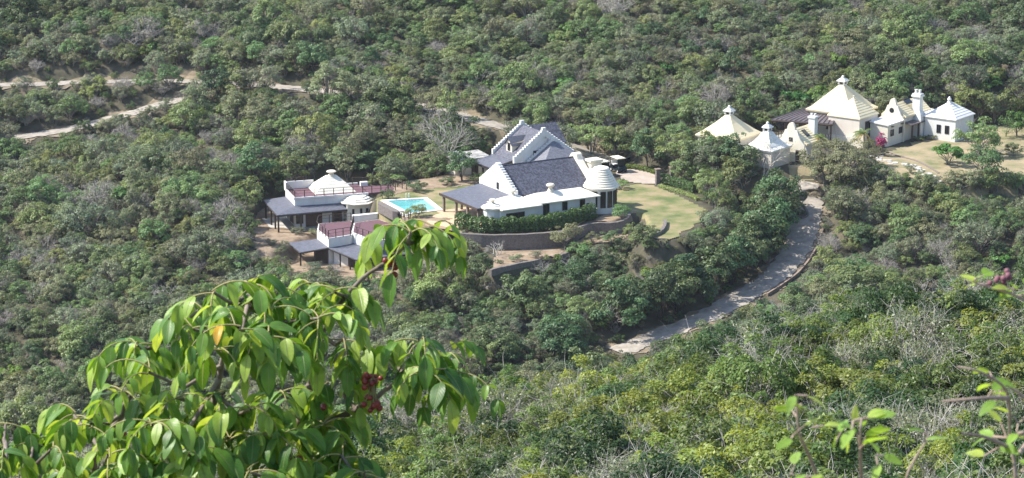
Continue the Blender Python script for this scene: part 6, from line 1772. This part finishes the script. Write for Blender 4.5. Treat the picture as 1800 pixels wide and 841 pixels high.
# ================================================================== the near tree with red berries
def big_leaf_mat(name, a, b, c, vein, trans=.35):
    m = bpy.data.materials.new(name); m.use_nodes = True
    n = m.node_tree; p = n.nodes["Principled BSDF"]; out = n.nodes["Material Output"]
    uv = n.nodes.new("ShaderNodeUVMap"); uv.uv_map = "uv"
    sp = n.nodes.new("ShaderNodeSeparateXYZ"); n.links.new(uv.outputs[0], sp.inputs[0])
    g = n.nodes.new("ShaderNodeNewGeometry")
    r = n.nodes.new("ShaderNodeValToRGB"); e = r.color_ramp.elements
    e[0].color = (*a, 1); e[1].color = (*c, 1); e[0].position = .1; e[1].position = .93; q = e.new(.6); q.color = (*b, 1)
    n.links.new(g.outputs["Random Per Island"], r.inputs[0])
    ns = n.nodes.new("ShaderNodeTexNoise"); ns.inputs["Scale"].default_value = 45; ns.inputs["Detail"].default_value = 3
    tc = n.nodes.new("ShaderNodeTexCoord"); n.links.new(tc.outputs["Object"], ns.inputs["Vector"])
    mr = n.nodes.new("ShaderNodeMapRange"); mr.inputs[1].default_value = .3; mr.inputs[2].default_value = .7; mr.inputs[3].default_value = .8; mr.inputs[4].default_value = 1.2
    n.links.new(ns.outputs["Fac"], mr.inputs[0])
    mu = n.nodes.new("ShaderNodeVectorMath"); mu.operation = 'SCALE'; n.links.new(r.outputs[0], mu.inputs[0]); n.links.new(mr.outputs[0], mu.inputs["Scale"])
    # midrib and side veins from the leaf's own coordinates (x across -1..1, y along)
    ab = n.nodes.new("ShaderNodeMath"); ab.operation = 'ABSOLUTE'; n.links.new(sp.outputs[0], ab.inputs[0])
    m1 = n.nodes.new("ShaderNodeMapRange"); m1.inputs[1].default_value = .03; m1.inputs[2].default_value = .10; m1.inputs[3].default_value = 1; m1.inputs[4].default_value = 0
    n.links.new(ab.outputs[0], m1.inputs[0])
    ad = n.nodes.new("ShaderNodeMath"); ad.operation = 'MULTIPLY_ADD'; ad.inputs[1].default_value = -.25; n.links.new(ab.outputs[0], ad.inputs[0]); n.links.new(sp.outputs[1], ad.inputs[2])
    sc = n.nodes.new("ShaderNodeMath"); sc.operation = 'MULTIPLY'; sc.inputs[1].default_value = 9; n.links.new(ad.outputs[0], sc.inputs[0])
    fr = n.nodes.new("ShaderNodeMath"); fr.operation = 'PINGPONG'; fr.inputs[1].default_value = .5; n.links.new(sc.outputs[0], fr.inputs[0])
    m2 = n.nodes.new("ShaderNodeMapRange"); m2.inputs[1].default_value = .0; m2.inputs[2].default_value = .10; m2.inputs[3].default_value = .35; m2.inputs[4].default_value = 0
    n.links.new(fr.outputs[0], m2.inputs[0])
    mxx = n.nodes.new("ShaderNodeMath"); mxx.operation = 'MAXIMUM'; n.links.new(m1.outputs[0], mxx.inputs[0]); n.links.new(m2.outputs[0], mxx.inputs[1])
    mc = n.nodes.new("ShaderNodeMix"); mc.data_type = 'RGBA'; n.links.new(mxx.outputs[0], mc.inputs[0]); n.links.new(mu.outputs[0], mc.inputs[6]); mc.inputs[7].default_value = (*vein, 1)
    n.links.new(mc.outputs[2], p.inputs["Base Color"]); p.inputs["Roughness"].default_value = .42; p.inputs["Specular IOR Level"].default_value = .45
    bp = n.nodes.new("ShaderNodeBump"); bp.inputs["Strength"].default_value = .4; bp.inputs["Distance"].default_value = .002; bp.invert = True
    n.links.new(mxx.outputs[0], bp.inputs["Height"]); n.links.new(bp.outputs[0], p.inputs["Normal"])
    tr = n.nodes.new("ShaderNodeBsdfTranslucent"); h2 = n.nodes.new("ShaderNodeHueSaturation"); h2.inputs["Hue"].default_value = .47; h2.inputs["Value"].default_value = 1.9; h2.inputs["Saturation"].default_value = 1.1
    n.links.new(mc.outputs[2], h2.inputs["Color"]); n.links.new(h2.outputs[0], tr.inputs[0])
    mx = n.nodes.new("ShaderNodeMixShader"); mx.inputs[0].default_value = trans
    n.links.new(p.outputs[0], mx.inputs[1]); n.links.new(tr.outputs[0], mx.inputs[2]); n.links.new(mx.outputs[0], out.inputs[0])
    return m
M['big'] = big_leaf_mat('glossy_compound_leaf', (.045, .13, .018), (.13, .27, .038), (.30, .42, .07), (.20, .27, .09))
M['big_yellow'] = big_leaf_mat('yellow_leaf', (.60, .33, .03), (.62, .36, .03), (.65, .4, .04), (.6, .45, .1))
M['rachis'] = mat('leaf_stalk', (.24, .27, .09), .6, (.34, .26, .13), 30)
M['berry'] = mat('red_berry', (.30, .04, .028), .35, (.13, .015, .015), 60, spec=.6)
M['bark_near'] = mat('near_bark', (.10, .075, .06), .85, (.30, .25, .21), 30, .004, 80)

GV, GF, GU, gn = [], [], [], [0]
YV, YF, YU, yn = [], [], [], [0]
SH = NB()
def leaflet(rng, base, axis, normal, L, Wd, curl, fold, yellow=False):
    """one pointed oval leaflet: 8 stations along, 5 across, folded on its midrib and curling down"""
    axis = axis / np.linalg.norm(axis); side = np.cross(axis, normal); side /= np.linalg.norm(side) + 1e-9
    up = np.cross(side, axis)
    n = 8; V, U = [], []
    p = np.array(base, float); d = axis.copy(); tw = rng.normal(0, .25)
    wav = rng.uniform(0, 6.28)
    for i in range(n + 1):
        t = i / n
        wdt = Wd * (sin(pi * min(1, t * .97 + .015) ** .82) ** .75) * (1 - .1 * t) if 0 < i < n else Wd * .04
        s2 = side * cos(tw * t) + up * sin(tw * t); u2 = np.cross(s2, d)
        for k in range(-2, 3):
            q = k / 2
            V.append(p + s2 * wdt * .5 * q + u2 * wdt * (fold * abs(q) - .05 * q * q + .03 * sin(wav + t * 9) * abs(q)))
            U.append((q, t))
        d = d + np.array([0, 0, -1]) * curl / n - up * .25 * curl / n; d /= np.linalg.norm(d)
        p = p + d * L / n
    F = []
    for i in range(n):
        for k in range(4):
            a = i * 5 + k
            F.append((a, a + 1, a + 6, a + 5))
    if yellow: YV.append(np.array(V)); YU.append(np.array(U)); YF.append(np.array(F) + yn[0]); yn[0] += len(V)
    else: GV.append(np.array(V)); GU.append(np.array(U)); GF.append(np.array(F) + gn[0]); gn[0] += len(V)
def compound(rng, P, az, el, L, nl, lsize, yellow=-1):
    """a pinnate leaf: stalk arching outwards from P with drooping pairs of leaflets"""
    d = np.array([cos(az) * cos(el), sin(az) * cos(el), sin(el)]); pts = [np.array(P, float)]; dd = d.copy(); ns = 8
    for i in range(ns):
        dd = dd + np.array([0, 0, -.13]) * (1 + i * .18); dd /= np.linalg.norm(dd)
        pts.append(pts[-1] + dd * L / ns)
    SH.add(*tube_np(pts, np.linspace(.0018, .0009, ns + 1), 4))
    hz = np.array([-sin(az), cos(az), 0])
    for j in range(nl):
        t = .34 + .6 * j / max(1, nl - 1) if nl > 1 else .8
        f_ = t * ns; i0 = min(int(f_), ns - 1); b = pts[i0] + (pts[i0 + 1] - pts[i0]) * (f_ - i0)
        fw = pts[i0 + 1] - pts[i0]; fw /= np.linalg.norm(fw)
        for s_ in (-1, 1):
            if rng.random() < .08: continue
            ax = hz * s_ * rng.uniform(.55, .95) + fw * rng.uniform(.25, .6) + np.array([0, 0, -1]) * rng.uniform(-.1, .75)
            nn = np.array([0, 0, 1.0]) + hz * s_ * .5 + rng.normal(0, .22, 3)
            L2 = lsize * rng.uniform(.8, 1.12) * (1 - .12 * abs(t - .6))
            leaflet(rng, b, ax, nn, L2, L2 * rng.uniform(.41, .52), rng.uniform(.3, 1.7), rng.uniform(.05, .28), yellow == j * 2 + (s_ > 0))
    fw = pts[-1] - pts[-2]; fw /= np.linalg.norm(fw)
    leaflet(rng, pts[-1], fw + np.array([0, 0, -.3]), np.array([cos(az), sin(az), .9]), lsize * 1.08, lsize * .5, rng.uniform(.5, 1.2), rng.uniform(.05, .22))
NR_ = np.random.default_rng(9)
# rosettes: photo position, depth, leaf count, whether the yellow leaf grows there
ROS = [(722, 408, 4.9, 5), (760, 398, 5.0, 5), (700, 400, 5.05, 3), (372, 512, 4.7, 5), (440, 506, 4.8, 5), (492, 512, 4.9, 5), (545, 500, 5.0, 4), (590, 515, 4.9, 5), (560, 560, 4.7, 5),
       (418, 575, 4.5, 5), (470, 590, 4.6, 5), (350, 545, 4.9, 4), (735, 606, 4.8, 6), (700, 618, 4.9, 4), (778, 622, 4.9, 6), (800, 655, 4.8, 4), (755, 650, 4.7, 4),
       (242, 608, 4.9, 5), (262, 655, 4.7, 5), (282, 625, 5.0, 4), (222, 690, 4.9, 4), (310, 700, 4.8, 5), (268, 748, 4.5, 6), (350, 730, 4.8, 5), (395, 690, 4.8, 5), (440, 720, 4.7, 5), (490, 690, 4.9, 5),
       (600, 660, 4.9, 5), (570, 745, 4.8, 5), (520, 562, 4.8, 5), (470, 545, 4.7, 5), (395, 615, 4.65, 5), (602, 598, 4.85, 4), (340, 580, 4.75, 4), (530, 740, 4.9, 4), (480, 770, 4.7, 5), (400, 770, 4.7, 5), (160, 745, 4.8, 5), (130, 730, 5.0, 4), (90, 790, 4.7, 5), (60, 775, 4.9, 4),
       (10, 745, 4.9, 5), (0, 790, 4.6, 5), (190, 800, 4.6, 5), (240, 825, 4.6, 5), (320, 800, 4.6, 5), (350, 850, 4.5, 5), (440, 830, 4.6, 5), (520, 820, 4.7, 5), (600, 800, 4.7, 5), (640, 830, 4.6, 5),
       (660, 850, 4.6, 4), (120, 850, 4.6, 5), (30, 850, 4.6, 5), (560, 860, 4.6, 4), (300, 860, 4.6, 4), (200, 870, 4.6, 4),
       (300, 770, 5.1, 4), (500, 860, 5.0, 4)]
tips = []
for k, (px, py, y, n) in enumerate(ROS):
    n = max(3, n - (k % 2))
    P = np.array(WD(px, py, y)); tips.append(P)
    a0 = NR_.uniform(0, 6.28)
    for j in range(n):
        az = a0 + j * 6.28 / n + NR_.uniform(-.4, .4)
        if NR_.random() < .06: continue
        compound(NR_, P + NR_.normal(0, .004, 3), az, NR_.uniform(-.05, .75), NR_.uniform(.080, .115), int(NR_.integers(3, 5)), NR_.choice([NR_.uniform(.040, .052), NR_.uniform(.056, .073), NR_.uniform(.056, .073)]), 1 if (px, py) == (418, 575) and j == 2 else -1)
p0 = WD(430, 1130, 5.0)
base = np.array([p0[0], 5.0, hs(p0[0], 5.0)])
T_ = thing('berry_tree', 'near leafy tree with drooping compound leaves and red berries, lower left foreground', 'tree', tuple(base)); OFF[T_.name] = (0, 0, 0)
br = NB()
def limb(pix, r0, r1, sides=7):
    pts = [np.array(WD(a, b, c)) for a, b, c in pix]; pts = [np.array(q) for q in catmull([tuple(q) for q in pts], 4)]
    n = len(pts); rr = r1 + (r0 - r1) * np.linspace(1, 0, n) ** 1.5
    jit = NR_.normal(0, .0015, (n, 3)); jit[0] = 0
    br.add(*tube_np([p + j for p, j in zip(pts, jit)], rr, sides))
    return pts
fork = (430, 1010, 5.0)
ALLP = []
V_, F_ = tube_np([tuple(base + (0, 0, -.2)), tuple((base + np.array(WD(*fork))) / 2 + (.03, 0, 0)), WD(*fork)], [.055, .045, .036], 9); br.add(V_, F_)
for L_ in ([fork, (330, 940, 5.0), (168, 835, 4.9), (205, 745, 4.9), (232, 690, 4.9), (262, 640, 4.95), (288, 578, 4.95)],
           [fork, (440, 900, 5.0), (500, 800, 5.0), (540, 700, 5.0), (556, 610, 4.95), (600, 530, 4.95), (650, 480, 4.95), (690, 452, 4.95), (718, 425, 4.92)],
           [fork, (500, 880, 5.0), (545, 790, 4.95), (600, 735, 4.9), (650, 705, 4.85), (700, 670, 4.85), (745, 640, 4.85), (780, 632, 4.88)],
           [fork, (380, 900, 4.9), (360, 790, 4.85), (380, 690, 4.85), (400, 600, 4.8), (420, 540, 4.8), (440, 515, 4.8)],
           [fork, (300, 960, 4.9), (150, 900, 4.8), (60, 830, 4.8), (10, 780, 4.8)],
           [fork, (540, 930, 4.9), (620, 860, 4.75), (650, 840, 4.7)]):
    ALLP += limb(L_, .014, .0028)
AP = np.array(ALLP)
for P in tips:                         # a twig from the nearest limb to every rosette
    dd = np.linalg.norm(AP - P, axis=1) + .8 * np.maximum(0, AP[:, 2] - P[2]); q = AP[np.argmin(dd)]
    if np.linalg.norm(q - P) < .01: continue
    mid = (q + P) / 2 + np.array([0, 0, -.15]) * np.linalg.norm(q - P) + NR_.normal(0, .006, 3)
    br.add(*tube_np([q, mid, P], [.0055, .0042, .0030], 5))
o = bpy.data.objects.new('branches', np_mesh('branches', *[br.out()[0] - base, br.out()[1]], [M['bark_near']], smooth=True)); link(o, T_)
o = bpy.data.objects.new('leaf_stalks', np_mesh('leaf_stalks', SH.out()[0] - base, SH.out()[1], [M['rachis']], smooth=True)); link(o, T_)
V = np.concatenate(GV) - base
fo = bpy.data.objects.new('foliage', np_mesh('foliage', V, np.concatenate(GF), [M['big']], uv=np.concatenate(GU), smooth=True)); link(fo, T_)
if YV:
    o = bpy.data.objects.new('yellow_leaf', np_mesh('yellow_leaf', np.concatenate(YV) - base, np.concatenate(YF), [M['big_yellow']], uv=np.concatenate(YU), smooth=True)); link(o, T_)
def sphere_np(c, r, seg=9, rings=6):
    V, F = [], []
    for i in range(rings + 1):
        th = pi * i / rings
        for k in range(seg):
            V.append((c[0] + r * sin(th) * cos(2 * pi * k / seg), c[1] + r * sin(th) * sin(2 * pi * k / seg), c[2] + r * cos(th)))
    for i in range(rings):
        for k in range(seg):
            F.append((i * seg + k, i * seg + (k + 1) % seg, (i + 1) * seg + (k + 1) % seg, (i + 1) * seg + k))
    return np.array(V), np.array(F)
def berries(px, py, y, n, sx, sz, r=.0066, tag_=None):
    c0 = np.array(WD(px, py, y)); nb = NB(); st = NB()
    for k in range(n):
        c = c0 + np.array([NR_.uniform(-sx, sx), NR_.uniform(-.012, .012), NR_.uniform(-sz, sz)]) - base
        nb.add(*sphere_np(c, r * NR_.uniform(.8, 1.15)))
        st.add(*tube_np([c, (c + c0 - base) / 2 + (0, 0, .004), c0 - base + (0, 0, sz)], [.0012, .0012, .0016], 3))
    b = bpy.data.objects.new('berries', np_mesh('berries', *nb.out(), [M['berry']], smooth=True)); link(b, T_)
    s = bpy.data.objects.new('berry_stalks', np_mesh('berry_stalks', *st.out(), [M['rachis']])); link(s, b)
berries(655, 690, 4.75, 24, .018, .036)
berries(688, 472, 4.85, 5, .012, .018)
berries(215, 757, 4.75, 2, .003, .006); berries(570, 718, 4.8, 2, .006, .004); berries(525, 812, 4.7, 3, .012, .010)

# ================================================================== blurred near shrub at the right
GV, GF, GU, gn = [], [], [], [0]
YV, YF, YU, yn = [], [], [], [0]
M['soft'] = big_leaf_mat('young_leaf', (.14, .27, .04), (.22, .38, .06), (.36, .46, .08), (.25, .36, .10), .45)
M['soft_dark'] = mat('red_bud', (.16, .06, .08), .8, (.26, .13, .15), 90)
M['twig_near'] = mat('brown_twig', (.26, .19, .15), .85, (.38, .30, .25), 60)
br = NB()
p0 = WD(1560, 1500, 2.3); base = np.array([p0[0], 2.3, hs(p0[0], 2.3)])
T_ = thing('leafy_shrub', 'out of focus near shrub with sparse lime green leaves and brown twigs at right', 'shrub', tuple(base)); OFF[T_.name] = (0, 0, 0)
fork = (1560, 1150, 2.3)
def limb2(pix, r0, r1):
    pts = catmull([WD(a, b, c) for a, b, c in pix], 4)
    br.add(*tube_np(pts, np.linspace(r0, r1, len(pts)), 7)); return pts
V_, F_ = tube_np([tuple(base + (0, 0, -.1)), tuple((base + np.array(WD(*fork))) / 2), WD(*fork)], [.014, .012, .009], 8); br.add(V_, F_)
for L_ in ([fork, (1480, 960, 2.2), (1430, 820, 2.15), (1405, 760, 2.1), (1400, 700, 2.1)],
           [fork, (1520, 900, 2.2), (1512, 780, 2.1), (1515, 735, 2.1)],
           [fork, (1600, 950, 2.2), (1590, 850, 2.2), (1632, 770, 2.2)],
           [fork, (1700, 950, 2.3), (1780, 860, 2.2), (1775, 770, 2.2), (1770, 690, 2.15), (1725, 655, 2.1), (1682, 645, 2.1)],
           [(1775, 770, 2.2), (1830, 740, 2.2), (1790, 690, 2.2), (1735, 662, 2.2)], [(1770, 700, 2.15), (1730, 700, 2.1), (1655, 706, 2.1)],
           [(1780, 790, 2.2), (1730, 768, 2.15), (1688, 762, 2.1)], [(1790, 800, 2.2), (1850, 700, 2.4), (1850, 560, 2.5), (1800, 527, 2.5), (1755, 510, 2.5), (1712, 497, 2.5)]):
    limb2(L_, .0023, .0009)
def tuft(px, py, y, n, L, spread=1.0):
    P = np.array(WD(px, py, y))
    for k in range(max(2, int(n * .7))):
        az = NR_.uniform(0, 6.28); el = NR_.uniform(-.3, .7)
        d = np.array([cos(az) * cos(el), sin(az) * cos(el), sin(el)])
        b = P + d * L * .3 * spread + NR_.normal(0, .004, 3)
        br.add(*tube_np([P, (P + b) / 2, b], [.0012, .0010, .0008], 3))
        leaflet(NR_, b, d, np.array([0, 0, 1.0]) + NR_.normal(0, .35, 3), L * .72 * NR_.uniform(.7, 1.25), L * .72 * NR_.uniform(.38, .55), NR_.uniform(.1, .7), .12)
for q in ((1400, 695, 2.1, 4, .032), (1402, 735, 2.1, 3, .032), (1410, 712, 2.15, 3, .026), (1395, 765, 2.1, 3, .03), (1428, 752, 2.15, 3, .028),
          (1500, 740, 2.1, 6, .034), (1530, 735, 2.1, 4, .03), (1470, 775, 2.1, 4, .034), (1512, 790, 2.1, 7, .034), (1540, 800, 2.15, 4, .03), (1500, 765, 2.15, 4, .028),
          (1390, 835, 2.1, 4, .034), (1412, 840, 2.1, 3, .03), (1735, 700, 2.15, 5, .03), (1760, 690, 2.2, 3, .03), (1745, 665, 2.2, 2, .028), (1770, 770, 2.2, 7, .034), (1790, 745, 2.2, 5, .032),
          (1750, 790, 2.2, 4, .03), (1795, 830, 2.2, 4, .032), (1632, 770, 2.2, 2, .022), (1712, 494, 2.5, 5, .036), (1735, 500, 2.5, 2, .03), (1790, 508, 2.5, 5, .034), (1800, 520, 2.5, 4, .034)):
    tuft(*q)
o = bpy.data.objects.new('branches', np_mesh('branches', br.out()[0] - base, br.out()[1], [M['twig_near']], smooth=True)); link(o, T_)
o = bpy.data.objects.new('foliage', np_mesh('foliage', np.concatenate(GV) - base, np.concatenate(GF), [M['soft']], uv=np.concatenate(GU), smooth=True)); link(o, T_)
nb = NB(); c0 = np.array(WD(1766, 490, 2.6)) - base
for k in range(14): nb.add(*sphere_np(c0 + NR_.normal(0, .005, 3), .0032))
nb.add(*tube_np([tuple(c0), tuple(c0 + np.array([.0, 0, -.012])), tuple(np.array(WD(1757, 511, 2.5)) - base)], [.002, .002, .002], 4))
o = bpy.data.objects.new('flower_bud', np_mesh('flower_bud', *nb.out(), [M['soft_dark']], smooth=True)); link(o, T_)
